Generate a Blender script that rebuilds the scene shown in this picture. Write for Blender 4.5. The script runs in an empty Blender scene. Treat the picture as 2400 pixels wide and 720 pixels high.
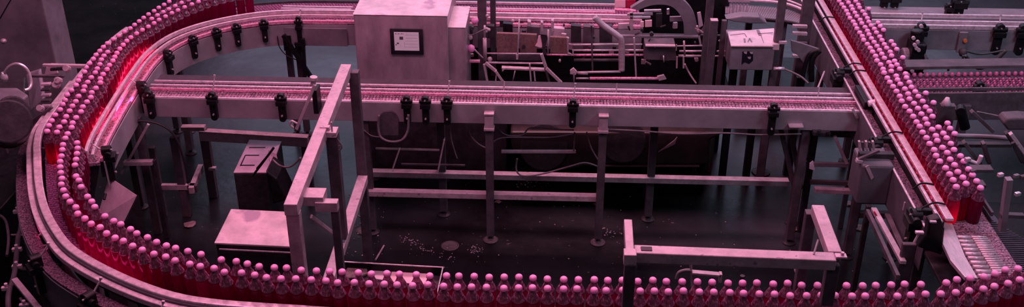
import bpy, bmesh, math, random
from mathutils import Vector, Matrix
random.seed(7)
C = bpy.context.scene.collection
# ------------------------------------------------------------------ camera model (frame 2400x720)
F=2500.; T=math.radians(28.7); YAW=math.radians(2.6); H=3.95
st,ct=math.sin(T),math.cos(T); sy,cy=math.sin(YAW),math.cos(YAW)
def ray(px,py):
    u=(px-1200)/F; v=(py-360)/F
    f=ct-v*st; d=st+v*ct
    return (u*cy-f*sy, u*sy+f*cy, -d)
def G(px,py,z=0):
    """point of the horizontal plane z seen at a pixel"""
    r=ray(px,py); t=(z-H)/r[2]; return Vector((r[0]*t,r[1]*t,z))
def V(px,py,Y):
    """point of the vertical plane y=Y seen at a pixel"""
    r=ray(px,py); t=Y/r[1]; return Vector((r[0]*t,Y,H+r[2]*t))
def pr(p):
    x,y,z=p
    rx=x*cy+y*sy; ry=-x*sy+y*cy; dz=z-H
    dep=ry*ct-dz*st; dn=-dz*ct-ry*st
    return (1200+F*rx/dep,360+F*dn/dep)
cam=bpy.data.cameras.new('camera'); co=bpy.data.objects.new('camera',cam); C.objects.link(co)
cam.sensor_fit='HORIZONTAL'; cam.sensor_width=36; cam.lens=36*F/2400; cam.clip_end=100
co.location=(0,0,H); co.rotation_euler=(math.pi/2-T,0,YAW)
bpy.context.scene.camera=co
# ------------------------------------------------------------------ materials
def mat(name,col,rough=.5,metal=0,var=.25,scale=12,bump=.0,coat=0,spec=.5,stretch=None,trans=0,emit=None,alpha=1,speck=None):
    m=bpy.data.materials.new(name); m.use_nodes=True; nt=m.node_tree; N=nt.nodes; L=nt.links
    b=N['Principled BSDF']
    b.inputs['Metallic'].default_value=metal; b.inputs['Coat Weight'].default_value=coat
    b.inputs['Specular IOR Level'].default_value=spec
    b.inputs['Transmission Weight'].default_value=trans; b.inputs['Alpha'].default_value=alpha
    tc=N.new('ShaderNodeTexCoord'); mp=N.new('ShaderNodeMapping'); L.new(tc.outputs['Object'],mp.inputs[0])
    if stretch: mp.inputs['Scale'].default_value=stretch
    n=N.new('ShaderNodeTexNoise'); n.inputs['Scale'].default_value=scale; n.inputs['Detail'].default_value=5
    n.inputs['Roughness'].default_value=.65
    L.new(mp.outputs[0],n.inputs['Vector'])
    r=N.new('ShaderNodeValToRGB'); e=r.color_ramp.elements
    e[0].position=.32; e[1].position=.68
    e[0].color=(*[c*(1-var) for c in col],1); e[1].color=(*[min(1,c*(1+var)) for c in col],1)
    L.new(n.outputs['Fac'],r.inputs[0]); out=r.outputs[0]
    if speck:
        sc,lo,c2=speck
        n2=N.new('ShaderNodeTexNoise'); n2.inputs['Scale'].default_value=sc; n2.inputs['Detail'].default_value=3
        L.new(mp.outputs[0],n2.inputs['Vector'])
        r2=N.new('ShaderNodeValToRGB'); r2.color_ramp.elements[0].position=lo; r2.color_ramp.elements[1].position=min(1,lo+.07)
        L.new(n2.outputs['Fac'],r2.inputs[0])
        mx=N.new('ShaderNodeMix'); mx.data_type='RGBA'; L.new(r2.outputs[0],mx.inputs[0]); L.new(out,mx.inputs[6]); mx.inputs[7].default_value=(*c2,1)
        out=mx.outputs[2]
    L.new(out,b.inputs['Base Color'])
    mr=N.new('ShaderNodeMapRange'); mr.inputs['To Min'].default_value=max(.03,rough-.12); mr.inputs['To Max'].default_value=min(1,rough+.12)
    L.new(n.outputs['Fac'],mr.inputs['Value']); L.new(mr.outputs[0],b.inputs['Roughness'])
    if bump:
        bp=N.new('ShaderNodeBump'); bp.inputs['Strength'].default_value=bump; bp.inputs['Distance'].default_value=.01
        nb=N.new('ShaderNodeTexNoise'); nb.inputs['Scale'].default_value=scale*5; L.new(mp.outputs[0],nb.inputs['Vector'])
        L.new(nb.outputs['Fac'],bp.inputs['Height']); L.new(bp.outputs[0],b.inputs['Normal'])
    if emit:
        b.inputs['Emission Color'].default_value=(*emit[0],1); b.inputs['Emission Strength'].default_value=emit[1]
    return m
M=dict(
 steel=mat('brushed_steel',(.50,.42,.47),.42,.35,.22,9,.08,stretch=(1,6,6)),
 steel_y=mat('brushed_steel_long',(.50,.42,.47),.40,.35,.22,9,.08,stretch=(7,1,7),speck=(60,.66,(.2,.15,.18))),
 frame=mat('painted_steel',(.44,.345,.395),.5,.15,.28,14,.1,speck=(28,.64,(.25,.18,.22))),
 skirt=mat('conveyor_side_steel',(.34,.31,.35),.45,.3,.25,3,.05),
 panel=mat('cabinet_steel',(.42,.33,.385),.42,.35,.28,4,.03,stretch=(2,1,.7)),
 gpanel=mat('grey_panel',(.19,.175,.205),.55,.2,.3,4,.04,spec=.3),
 dark=mat('dark_steel',(.035,.032,.038),.5,.2,.4,15,.1,spec=.2),
 dframe=mat('dark_frame_steel',(.085,.070,.085),.55,.15,.35,10,.1,spec=.25),
 black=mat('black_plastic',(.007,.007,.009),.45,0,.4,30,.1,spec=.22),
 rubber=mat('black_cable',(.02,.02,.022),.5,0,.3,20),
 greycable=mat('grey_cable',(.16,.13,.15),.5,0,.3,20),
 chrome=mat('bright_steel',(.8,.7,.76),.28,.6,.15,20,stretch=(1,8,8)),
 belt=mat('chain_belt',(.40,.24,.33),.5,.2,.6,45,.4,speck=(110,.52,(.07,.04,.06)),spec=.3),
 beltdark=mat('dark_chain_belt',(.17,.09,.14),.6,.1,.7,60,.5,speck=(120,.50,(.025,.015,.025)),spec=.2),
 belt_redlit=mat('redlit_magenta_belt',(.27,.085,.20),.6,.05,.6,60,.5,speck=(110,.50,(.06,.015,.045)),spec=.2),  # magenta tone puts the bottles' red light into the belt colour
 rail=mat('guide_rail',(.62,.50,.57),.35,.3,.25,30,.05,stretch=(1,1,1),speck=(90,.64,(.3,.2,.27))),
 pinkrail=mat('pink_guide_rail',(.72,.30,.46),.4,.1,.3,40,.05,speck=(110,.58,(.3,.06,.16))),
 tinycap=mat('tiny_pink_cap',(.55,.12,.28),.45,0,.2,60),
 darkcover=mat('dark_purple_cover',(.055,.046,.058),.6,0,.2,20,.05,spec=.12),
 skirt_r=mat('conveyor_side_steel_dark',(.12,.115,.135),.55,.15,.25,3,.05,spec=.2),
 comb=mat('comb_plastic',(.06,.06,.08),.6,.05,.25,30,.1,spec=.2),
 cap=mat('pink_cap',(.97,.34,.68),.4,0,.12,60,.12,speck=(130,.66,(.95,.62,.78))),
 mesh=mat('brown_mesh',(.17,.095,.095),.7,0,.35,70,.4),
 lid=mat('pale_lid',(.62,.49,.53),.4,.25,.3,5,.03,speck=(5,.60,(.40,.30,.38))),
 sheet=mat('bare_sheet_metal',(.60,.45,.54),.5,.2,.25,6,.05,speck=(26,.72,(.12,.1,.12))),
 paper=mat('pink_paper',(.85,.55,.62),.7,0,.08,8),
 red=mat('red_plastic',(.35,.0,.04),.4),
 orange=mat('orange_plastic',(.6,.15,.05),.5),
 screenblack=mat('screen_bezel',(.01,.01,.018),.25),
 screen=mat('screen_glass',(.55,.48,.55),.3,0,.08,20,emit=((.75,.55,.68),.16)),
 ink=mat('screen_marks',(.10,.07,.11),.5),
 leaf=mat('dry_scrap',(.18,.12,.13),.7,0,.5,40,.3),
 disc=mat('floor_disc',(.055,.042,.048),.6,0,.4,40,.2),
 crumb=mat('pale_crumb',(.34,.27,.30),.6),
)
SHEEN=.15  # where the slate tone painted for bluish reflected light begins
def wetfloor_sheen():
    m=bpy.data.materials.new('wet_floor_sheen'); m.use_nodes=True; nt=m.node_tree; N=nt.nodes; L=nt.links; b=N['Principled BSDF']
    tc=N.new('ShaderNodeTexCoord'); n=N.new('ShaderNodeTexNoise'); n.inputs['Scale'].default_value=1.3; n.inputs['Detail'].default_value=8; n.inputs['Roughness'].default_value=.6
    L.new(tc.outputs['Object'],n.inputs['Vector'])
    r=N.new('ShaderNodeValToRGB'); r.color_ramp.elements[0].position=.35; r.color_ramp.elements[1].position=.7
    r.color_ramp.elements[0].color=(.004,.0042,.005,1); r.color_ramp.elements[1].color=(.016,.017,.020,1); L.new(n.outputs['Fac'],r.inputs[0])
    n2=N.new('ShaderNodeTexNoise'); n2.inputs['Scale'].default_value=26; n2.inputs['Detail'].default_value=4; L.new(tc.outputs['Object'],n2.inputs['Vector'])
    r2=N.new('ShaderNodeValToRGB'); r2.color_ramp.elements[0].position=.70; r2.color_ramp.elements[1].position=.76; L.new(n2.outputs['Fac'],r2.inputs[0])
    mx=N.new('ShaderNodeMix'); mx.data_type='RGBA'; L.new(r2.outputs[0],mx.inputs[0]); L.new(r.outputs[0],mx.inputs[6]); mx.inputs[7].default_value=(.10,.08,.09,1)
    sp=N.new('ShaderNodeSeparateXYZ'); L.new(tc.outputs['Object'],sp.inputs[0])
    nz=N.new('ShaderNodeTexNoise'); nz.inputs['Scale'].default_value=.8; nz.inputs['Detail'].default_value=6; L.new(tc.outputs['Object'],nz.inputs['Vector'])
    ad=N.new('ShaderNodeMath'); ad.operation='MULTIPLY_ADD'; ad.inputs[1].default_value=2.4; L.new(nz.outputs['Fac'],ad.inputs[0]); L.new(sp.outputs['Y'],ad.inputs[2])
    dr=N.new('ShaderNodeMapRange'); dr.inputs['From Min'].default_value=SHEEN; dr.inputs['From Max'].default_value=SHEEN+.9; L.new(ad.outputs[0],dr.inputs['Value'])
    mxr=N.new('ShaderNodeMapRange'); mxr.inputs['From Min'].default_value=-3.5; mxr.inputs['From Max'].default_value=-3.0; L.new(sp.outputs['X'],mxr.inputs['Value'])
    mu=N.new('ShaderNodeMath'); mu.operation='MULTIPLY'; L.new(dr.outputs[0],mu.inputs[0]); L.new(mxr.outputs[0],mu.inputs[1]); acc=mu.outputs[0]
    for (qx,qy,qr,qs) in ((1.62,6.25,.50,1.0),(-.95,6.45,.35,.45),(-1.9,6.4,.7,.25)):  # local slate patches, bluish reflected light painted into the floor colour
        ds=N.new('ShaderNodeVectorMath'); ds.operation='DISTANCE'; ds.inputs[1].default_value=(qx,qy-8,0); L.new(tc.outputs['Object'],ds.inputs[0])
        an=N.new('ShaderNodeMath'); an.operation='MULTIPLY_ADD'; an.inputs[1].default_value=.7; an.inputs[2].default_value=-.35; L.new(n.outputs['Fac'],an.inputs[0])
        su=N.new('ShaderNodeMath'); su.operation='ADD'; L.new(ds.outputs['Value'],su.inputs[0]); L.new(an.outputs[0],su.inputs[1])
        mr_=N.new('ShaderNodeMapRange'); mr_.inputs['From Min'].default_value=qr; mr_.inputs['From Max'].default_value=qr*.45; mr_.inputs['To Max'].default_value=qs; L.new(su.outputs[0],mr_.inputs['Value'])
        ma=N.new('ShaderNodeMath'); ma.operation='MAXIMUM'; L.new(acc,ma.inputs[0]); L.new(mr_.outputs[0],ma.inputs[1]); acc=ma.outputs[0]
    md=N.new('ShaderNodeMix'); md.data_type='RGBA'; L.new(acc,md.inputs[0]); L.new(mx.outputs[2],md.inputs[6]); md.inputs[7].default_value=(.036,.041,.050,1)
    L.new(md.outputs[2],b.inputs['Base Color']); b.inputs['Specular IOR Level'].default_value=.22
    mr=N.new('ShaderNodeMapRange'); mr.inputs['From Min'].default_value=.3; mr.inputs['From Max'].default_value=.7; mr.inputs['To Min'].default_value=.22; mr.inputs['To Max'].default_value=.42
    L.new(n.outputs['Fac'],mr.inputs['Value']); L.new(mr.outputs[0],b.inputs['Roughness'])
    bp=N.new('ShaderNodeBump'); bp.inputs['Strength'].default_value=.12; bp.inputs['Distance'].default_value=.02
    n3=N.new('ShaderNodeTexNoise'); n3.inputs['Scale'].default_value=9; n3.inputs['Detail'].default_value=5; L.new(tc.outputs['Object'],n3.inputs['Vector']); L.new(n3.outputs['Fac'],bp.inputs['Height']); L.new(bp.outputs[0],b.inputs['Normal'])
    return m
M['floor']=wetfloor_sheen()
def liquid(name,col,tcol,tw,gl):
    m=bpy.data.materials.new(name); m.use_nodes=True; nt=m.node_tree; N=nt.nodes; L=nt.links
    N.remove(N['Principled BSDF']); o=N['Material Output']
    d=N.new('ShaderNodeBsdfDiffuse'); t=N.new('ShaderNodeBsdfTranslucent'); g=N.new('ShaderNodeBsdfGlossy'); g.inputs['Roughness'].default_value=.18
    tc=N.new('ShaderNodeTexCoord'); mp=N.new('ShaderNodeMapping'); mp.inputs['Scale'].default_value=(60,60,6); L.new(tc.outputs['Object'],mp.inputs[0])
    n=N.new('ShaderNodeTexNoise'); n.inputs['Scale'].default_value=1.5; L.new(mp.outputs[0],n.inputs['Vector'])
    r=N.new('ShaderNodeValToRGB'); r.color_ramp.elements[0].position=.35; r.color_ramp.elements[1].position=.7
    r.color_ramp.elements[0].color=(*[c*.35 for c in col],1); r.color_ramp.elements[1].color=(*col,1); L.new(n.outputs['Fac'],r.inputs[0])
    L.new(r.outputs[0],d.inputs[0]); t.inputs[0].default_value=(*tcol,1); g.inputs[0].default_value=(.9,.8,.85,1)
    a=N.new('ShaderNodeMixShader'); a.inputs[0].default_value=tw; L.new(d.outputs[0],a.inputs[1]); L.new(t.outputs[0],a.inputs[2])
    f=N.new('ShaderNodeFresnel'); f.inputs[0].default_value=1.45
    ml=N.new('ShaderNodeMath'); ml.operation='MULTIPLY'; ml.inputs[1].default_value=gl; L.new(f.outputs[0],ml.inputs[0])
    c=N.new('ShaderNodeMixShader'); L.new(ml.outputs[0],c.inputs[0]); L.new(a.outputs[0],c.inputs[1]); L.new(g.outputs[0],c.inputs[2])
    L.new(c.outputs[0],o.inputs[0]); return m
M['drink']=liquid('crimson_drink_glass',(.11,.0,.05),(.78,.0,.28),.6,.4)
def neckglass():
    m=bpy.data.materials.new('clear_neck_glass'); m.use_nodes=True; nt=m.node_tree; N=nt.nodes; L=nt.links
    N.remove(N['Principled BSDF']); o=N['Material Output']
    tr=N.new('ShaderNodeBsdfTransparent'); tr.inputs[0].default_value=(.55,.3,.42,1)
    d=N.new('ShaderNodeBsdfDiffuse'); g=N.new('ShaderNodeBsdfGlossy'); g.inputs['Roughness'].default_value=.15; g.inputs[0].default_value=(1,.85,.92,1)
    tc=N.new('ShaderNodeTexCoord'); mp=N.new('ShaderNodeMapping'); mp.inputs['Scale'].default_value=(170,170,22); L.new(tc.outputs['Object'],mp.inputs[0])
    n=N.new('ShaderNodeTexNoise'); n.inputs['Scale'].default_value=1.; n.inputs['Detail'].default_value=3; L.new(mp.outputs[0],n.inputs['Vector'])
    r=N.new('ShaderNodeValToRGB'); r.color_ramp.elements[0].position=.52; r.color_ramp.elements[1].position=.72
    r.color_ramp.elements[0].color=(.20,.05,.12,1); r.color_ramp.elements[1].color=(.85,.45,.65,1); L.new(n.outputs['Fac'],r.inputs[0]); L.new(r.outputs[0],d.inputs[0])
    lw=N.new('ShaderNodeLayerWeight'); lw.inputs[0].default_value=.45; mrr=N.new('ShaderNodeMapRange'); mrr.inputs['To Min'].default_value=.22; mrr.inputs['To Max'].default_value=.95; L.new(lw.outputs['Facing'],mrr.inputs['Value'])  # pale edges put the glass rim highlight into the diffuse colour
    a=N.new('ShaderNodeMixShader'); L.new(mrr.outputs[0],a.inputs[0]); L.new(tr.outputs[0],a.inputs[1]); L.new(d.outputs[0],a.inputs[2])
    c=N.new('ShaderNodeMixShader'); c.inputs[0].default_value=.12; L.new(a.outputs[0],c.inputs[1]); L.new(g.outputs[0],c.inputs[2])
    L.new(c.outputs[0],o.inputs[0]); return m
M['neck']=neckglass()
# ------------------------------------------------------------------ mesh helpers
class MB:
    def __init__(s): s.v=[]; s.f=[]; s.m=[]; s.mi=0
    def add(s,vs,fs):
        o=len(s.v); s.v+= [Vector(v) for v in vs]; s.f+= [tuple(i+o for i in f) for f in fs]; s.m+=[s.mi]*len(fs); return s
    def hexa(s,p):   # 8 points: bottom 4 ccw, top 4 ccw
        return s.add(p,[(3,2,1,0),(4,5,6,7),(0,1,5,4),(1,2,6,5),(2,3,7,6),(3,0,4,7)])
    def box(s,c,d,rz=0,tilt=None):
        R=Matrix.Rotation(rz,3,'Z')
        if tilt: R=R@tilt
        x,y,z=[k/2 for k in d]; c=Vector(c)
        return s.hexa([c+R@Vector(q) for q in [(-x,-y,-z),(x,-y,-z),(x,y,-z),(-x,y,-z),(-x,-y,z),(x,-y,z),(x,y,z),(-x,y,z)]])
    def beam(s,p,q,w,h,flip=False):
        """bar whose TOP centre line runs p->q, width w, depth h downwards"""
        p,q=Vector(p),Vector(q); d=(q-p).normalized()
        a=d.cross(Vector((0,0,1)))
        if a.length<1e-3: a=Vector((1,0,0))
        a.normalize(); n=a.cross(d).normalized()
        if n.z<0: n=-n
        a*=w/2; n=n*h
        return s.hexa([p-a-n,p+a-n,q+a-n,q-a-n,p-a,p+a,q+a,q-a])
    def post(s,p,z0,w,d=None,top=None):
        """vertical bar below point p down to z0"""
        d=d or w; return s.box((p[0],p[1],(p[2]+z0)/2),(w,d,abs(p[2]-z0)))
    def poly(s,pts,off):
        """polygon pushed along a vector into a solid"""
        n=len(pts); off=Vector(off); P=[Vector(p) for p in pts]; Q=[p+off for p in P]
        return s.add(P+Q,[tuple(range(n))[::-1],tuple(range(n,2*n))]+[(i,(i+1)%n,n+(i+1)%n,n+i) for i in range(n)])
    def cyl(s,p,q,r,r2=None,n=14):
        p,q=Vector(p),Vector(q); r2=r if r2 is None else r2; d=(q-p).normalized()
        a=d.orthogonal().normalized(); b=d.cross(a)
        P=[p+(a*math.cos(t)+b*math.sin(t))*r for t in [2*math.pi*i/n for i in range(n)]]
        Q=[q+(a*math.cos(t)+b*math.sin(t))*r2 for t in [2*math.pi*i/n for i in range(n)]]
        return s.add(P+Q,[tuple(range(n))[::-1],tuple(range(n,2*n))]+[(i,(i+1)%n,n+(i+1)%n,n+i) for i in range(n)])
    def tube(s,pts,r,n=8,smooth=True):
        P=spl([Vector(p) for p in pts],6) if smooth and len(pts)>2 else [Vector(p) for p in pts]
        vs=[]; fs=[]; up=None
        for i,p in enumerate(P):
            d=(P[min(i+1,len(P)-1)]-P[max(i-1,0)]).normalized()
            if up is None: up=d.orthogonal().normalized()
            up=(up-d*up.dot(d)).normalized(); b=d.cross(up)
            for k in range(n):
                t=2*math.pi*k/n; vs.append(p+(up*math.cos(t)+b*math.sin(t))*r)
        for i in range(len(P)-1):
            for k in range(n): fs.append((i*n+k,i*n+(k+1)%n,(i+1)*n+(k+1)%n,(i+1)*n+k))
        fs.append(tuple(range(n))[::-1]); fs.append(tuple((len(P)-1)*n+k for k in range(n)))
        return s.add(vs,fs)
    def lathe(s,c,prof,n=20,squash=1):
        c=Vector(c); vs=[]; fs=[]
        for r,z in prof:
            for k in range(n):
                t=2*math.pi*k/n; vs.append(c+Vector((r*math.cos(t),r*math.sin(t)*squash,z)))
        m=len(prof)
        for i in range(m-1):
            for k in range(n): fs.append((i*n+k,i*n+(k+1)%n,(i+1)*n+(k+1)%n,(i+1)*n+k))
        fs.append(tuple(range(n))[::-1]); fs.append(tuple((m-1)*n+k for k in range(n)))
        return s.add(vs,fs)
    def ribbon(s,A,B,z0,z1):
        """solid strip between two plan curves, from z0 up to z1"""
        n=len(A); vs=[]; fs=[]
        for a,b in zip(A,B):
            vs+=[Vector((a[0],a[1],z0)),Vector((b[0],b[1],z0)),Vector((b[0],b[1],z1)),Vector((a[0],a[1],z1))]
        for i in range(n-1):
            for k in range(4): fs.append((i*4+k,i*4+(k+1)%4,(i+1)*4+(k+1)%4,(i+1)*4+k))
        fs+= [(3,2,1,0),tuple((n-1)*4+k for k in range(4))]
        return s.add(vs,fs)
def spl(P,k):
    out=[]; n=len(P)
    for i in range(n-1):
        a=P[max(i-1,0)]; b=P[i]; c=P[i+1]; d=P[min(i+2,n-1)]
        for j in range(k):
            t=j/k; out.append(.5*((2*b)+(c-a)*t+(2*a-5*b+4*c-d)*t*t+(3*b-a-3*c+d)*t**3))
    out.append(P[-1]); return out
def resample(P,step=None,n=None):
    L=[0]
    for i in range(1,len(P)): L.append(L[-1]+(P[i]-P[i-1]).length)
    tot=L[-1]
    if n is None: n=max(2,int(tot/step)+1)
    out=[]; j=0
    for i in range(n):
        s_=tot*i/(n-1) if step is None or True else step*i
        if step is not None: s_=min(tot,i*step)
        while j<len(P)-2 and L[j+1]<s_: j+=1
        t=(s_-L[j])/max(1e-9,L[j+1]-L[j]); out.append(P[j].lerp(P[j+1],min(1,max(0,t))))
    return out
def curve(pts,n): return resample(spl([Vector((p[0],p[1],0)) for p in pts],12),n=n)
def offs(P,d):
    out=[]
    for i,p in enumerate(P):
        t=(P[min(i+1,len(P)-1)]-P[max(i-1,0)]).normalized(); out.append(p+Vector((-t.y,t.x,0))*d)
    return out
def obj(name,mb,m,parent=None,bev=0,smooth=False,base=None):
    me=bpy.data.meshes.new(name)
    if parent is not None: o0=root_loc(parent)
    elif base is not None: o0=Vector(base)
    else:
        xs=[v.x for v in mb.v]; ys=[v.y for v in mb.v]; zs=[v.z for v in mb.v]
        o0=Vector(((min(xs)+max(xs))/2,(min(ys)+max(ys))/2,min(zs)))
    me.from_pydata([v-o0 for v in mb.v],[],mb.f)
    for mm in (m if isinstance(m,(list,tuple)) else [m]): me.materials.append(M[mm] if isinstance(mm,str) else mm)
    if isinstance(m,(list,tuple)):
        for p,k in zip(me.polygons,mb.m): p.material_index=k
    bm=bmesh.new(); bm.from_mesh(me); bmesh.ops.recalc_face_normals(bm,faces=bm.faces); bm.to_mesh(me); bm.free()
    if smooth:
        for p in me.polygons: p.use_smooth=len(p.vertices)<=4
    o=bpy.data.objects.new(name,me); C.objects.link(o)
    if parent is not None: o.parent=parent
    else: o.location=o0
    if bev:
        b=o.modifiers.new('bevel','BEVEL'); b.width=bev; b.segments=2; b.limit_method='ANGLE'; b.angle_limit=.7
    return o
def root_loc(o):
    l=Vector(o.location)
    while o.parent: o=o.parent; l+=Vector(o.location)
    return l
def thing(name,label,cat,loc,group=None):
    o=bpy.data.objects.new(name,None); o.empty_display_size=.05; C.objects.link(o); o.location=Vector(loc)
    return tag(o,label,cat,group)
def tag(o,label=None,cat=None,group=None,kind=None):
    if label: o['label']=label
    if cat: o['category']=cat
    if group: o['group']=group
    if kind: o['kind']=kind
    return o
ORD=['zeroth','first','second','third','fourth','fifth','sixth','seventh','eighth','ninth','tenth','eleventh','twelfth','thirteenth','fourteenth','fifteenth','sixteenth','seventeenth','eighteenth','nineteenth']
TEN=['','','twenty','thirty','forty','fifty','sixty','seventy','eighty','ninety']; TENTH=['','','twentieth','thirtieth','fortieth','fiftieth','sixtieth','seventieth','eightieth','ninetieth']
def ordn(i): return ORD[i] if i<20 else (TENTH[i//10] if i%10==0 else TEN[i//10]+'-'+ORD[i%10])
# ------------------------------------------------------------------ setting
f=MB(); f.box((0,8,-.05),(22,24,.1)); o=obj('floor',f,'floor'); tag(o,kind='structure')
# ------------------------------------------------------------------ clamp builder (part of a conveyor)
def clamp(parent,p,h=.17,w=.034,d=.03,rz=0,rod=.0,name='clamp'):
    """black rounded plate hanging against the conveyor side from p downwards"""
    b=MB(); R=Matrix.Rotation(rz,3,'Z'); n=10; pts=[]
    for i in range(n+1): t=math.pi*i/n; pts.append((w/2*math.cos(t),0,w/2*math.sin(t)*.6))
    for i in range(n+1): t=math.pi+math.pi*i/n; pts.append((w/2*math.cos(t),0,-h+w/2*math.sin(t)*.8))
    P=Vector(p)
    b.poly([P+R@Vector(q)+R@Vector((0,-d/2,0)) for q in pts],R@Vector((0,d,0)))
    b.box(P+R@Vector((0,-d*.3,-h*.3)),(w*1.5,d*1.2,w*.7),rz)
    b.cyl(P+R@Vector((-w*.9,-d*.2,-h*.12)),P+R@Vector((w*.9,-d*.2,-h*.12)),w*.33)
    o=obj(name,b,'black',parent,bev=.002)
    for k_,r_ in ((.82,.006),(.05,.005)):
        s=MB(); q=P+R@Vector((0,-d*.5,-h*k_)); s.cyl(q,q+R@Vector((0,-.009,0)),r_,n=8); obj('bolt',s,'chrome',o)
    # second screw near the top
    if rod:
        s=MB(); s.cyl(P+R@Vector((0,d*.4,-.01)),P+R@Vector((.012,d*.4+.05,rod)),.005,.004); s.cyl(P+R@Vector((.012,d*.4+.05,rod)),P+R@Vector((.013,d*.4+.052,rod+.012)),.007)
        obj('rod',s,'steel',o)
    return o
def slats(mb,A,B,z,t=.012,gap=.16):
    for i in range(len(A)-1):
        a0,a1=A[i],A[i].lerp(A[i+1],1-gap); b0,b1=B[i],B[i].lerp(B[i+1],1-gap)
        q=[Vector((p[0],p[1],z-t)) for p in (a0,b0,b1,a1)]+[Vector((p[0],p[1],z)) for p in (a0,b0,b1,a1)]
        mb.hexa(q)
# ------------------------------------------------------------------ outer loop conveyor (top run, left bend, front run)
INN=[(.62,7.40),(0,7.40),(-.9,7.40),(-1.5,7.40),(-2.07,7.37),(-2.45,7.20),(-2.70,6.93),(-2.79,6.6),(-2.78,6.2),(-2.73,5.66),(-2.66,5.2),(-2.52,4.85),(-2.36,4.6),(-2.12,4.36),(-1.9,4.2),(-1.6,4.05),(-1.3,3.97),(-.9,3.94),(0,3.94),(1.4,3.95),(1.9,3.99),(2.7,4.22)]
OUT=[(.62,7.76),(0,7.76),(-.9,7.76),(-1.5,7.75),(-2.1,7.72),(-2.6,7.55),(-2.9,7.25),(-3.03,6.9),(-3.05,6.4),(-3.02,5.9),(-2.98,5.45),(-2.92,5.24),(-2.85,5.08),(-2.79,4.95),(-2.70,4.765),(-2.585,4.56),(-2.46,4.38),(-2.315,4.21),(-2.165,4.092),(-1.985,3.98),(-1.815,3.892),(-1.66,3.832),(-1.5,3.800),(-1.3,3.783),(-1.1,3.772),(-.9,3.762),(0,3.755),(1.4,3.76),(2.0,3.80),(2.7,4.0)]
NB=520
# pair points by arc fraction of the middle line: resample both by index-matched keys
IC=curve(INN,NB); OC=curve(OUT,NB)
loop=thing('loop_conveyor','long bottle conveyor curving round the left side and along the front','conveyor',(-2.9,5.0,0))
b=MB(); slats(b,IC,OC,1.0); obj('chain_belt',b,'belt_redlit',loop)
def strip(name,P,o1,o2,z0,z1,m,parent,rng=None,bev=0):
    n=len(P); a,c=(0,n) if rng is None else (int(n*rng[0]),int(n*rng[1]))
    b=MB(); b.ribbon(offs(P,o1)[a:c],offs(P,o2)[a:c],z0,z1); return obj(name,b,m,parent,bev=bev)
CUT=min(i for i,p in enumerate(curve(INN,200)) if p.y<5.12)/200
# IC runs top->left->front; left normal (-ty,tx) of travel -x is (0,-1): towards the inside of the loop for IC
I2=curve(INN,200); O2=curve(OUT,200)
strip('guide_rail',I2,.004,.022,1.055,1.085,'rail',loop,(0,CUT),.003)
strip('guide_rail',I2,.036,.052,1.035,1.06,'rail',loop,(0,CUT),.003)
strip('wear_strip',I2,-.003,.075,.985,1.004,'belt',loop,(0,CUT))
strip('guide_rail',I2,.078,.094,1.005,1.03,'pinkrail',loop,(0,CUT),.003)
strip('side_panel',I2,.095,.101,.84,1.0,'skirt',loop,(0,CUT))
# outer side
strip('guide_rail',O2,-.004,-.045,1.075,1.10,'rail',loop,(.33,1),.005)
strip('guide_rail',O2,-.055,-.085,1.045,1.075,'rail',loop,(.40,1),.004)
strip('rail_backing',O2,-.045,-.055,1.0,1.085,'dframe',loop,(.33,1))
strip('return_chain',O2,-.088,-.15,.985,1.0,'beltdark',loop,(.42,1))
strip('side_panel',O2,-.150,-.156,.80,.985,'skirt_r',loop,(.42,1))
strip('side_panel',O2,-.05,-.056,.84,1.0,'dframe',loop,(0,.42))
# dark underframe plates between belt sides
strip('bed_plate',I2,-.01,-.2,.90,.93,'dark',loop)
# clamps along the inner bend and outer bend
def near(P,px,py,z):
    t=G(px,py,z); i=min(range(len(P)),key=lambda k:(P[k]-Vector((t.x,t.y,0))).length); 
    d=(P[min(i+1,len(P)-1)]-P[max(i-1,0)]).normalized(); return P[i],math.atan2(d.y,d.x)
for px,py in [(414,82),(476,56),(527,40),(602,30)]:
    p,a=near(offs(I2,.112),px,py,1.04); clamp(loop,(p.x,p.y,1.05),.15,.04,.03,a+math.pi,rod=.0)
p,a=near(offs(I2,.112),375,120,1.04); clamp(loop,(p.x,p.y,1.05),.16,.045,.04,a+math.pi)
p,a=near(offs(I2,.112),706,34,1.04); clamp(loop,(p.x,p.y,1.06),.25,.035,.03,a+math.pi,rod=.03)
for px,py in [(300,205),(232,360)]:
    p,a=near(offs(I2,.112),px,py,1.04); clamp(loop,(p.x,p.y,1.06),.19,.05,.05,a+math.pi,rod=.03)
for px,py in [(155,600),(290,670),(430,700)]:
    p,a=near(offs(O2,-.165),px,py,1.0); clamp(loop,(p.x,p.y,1.05),.19,.05,.05,a,rod=.05)
# legs of the loop conveyor
def leg(parent,p,z1,w=.05,m='dframe',foot=True,z0=0):
    b=MB(); b.post((p[0],p[1],z1),z0+.035 if foot else z0,w); o=obj('leg',b,m,parent,bev=.003)
    if foot:
        c=MB(); c.lathe((p[0],p[1],z0),[(.042,0),(.045,.006),(.03,.014),(.012,.018),(.009,.04)],16); obj('foot',c,'dark',o,smooth=False)
for px,py,z in [(520,160,0),(545,160,0),(770,165,0),(790,165,0)]:
    p=G(px,py,0); p=Vector((p.x,min(p.y,7.55) if p.y<7.7 else 7.45,0)); leg(loop,p,.9,.045)
for x,y in [(-2.86,5.35),(-2.9,6.3),(-2.36,4.42),(-1.2,3.85),(.1,3.84),(1.5,3.84),(-2.8,7.1)]: leg(loop,(x,y),.9,.05)
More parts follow.
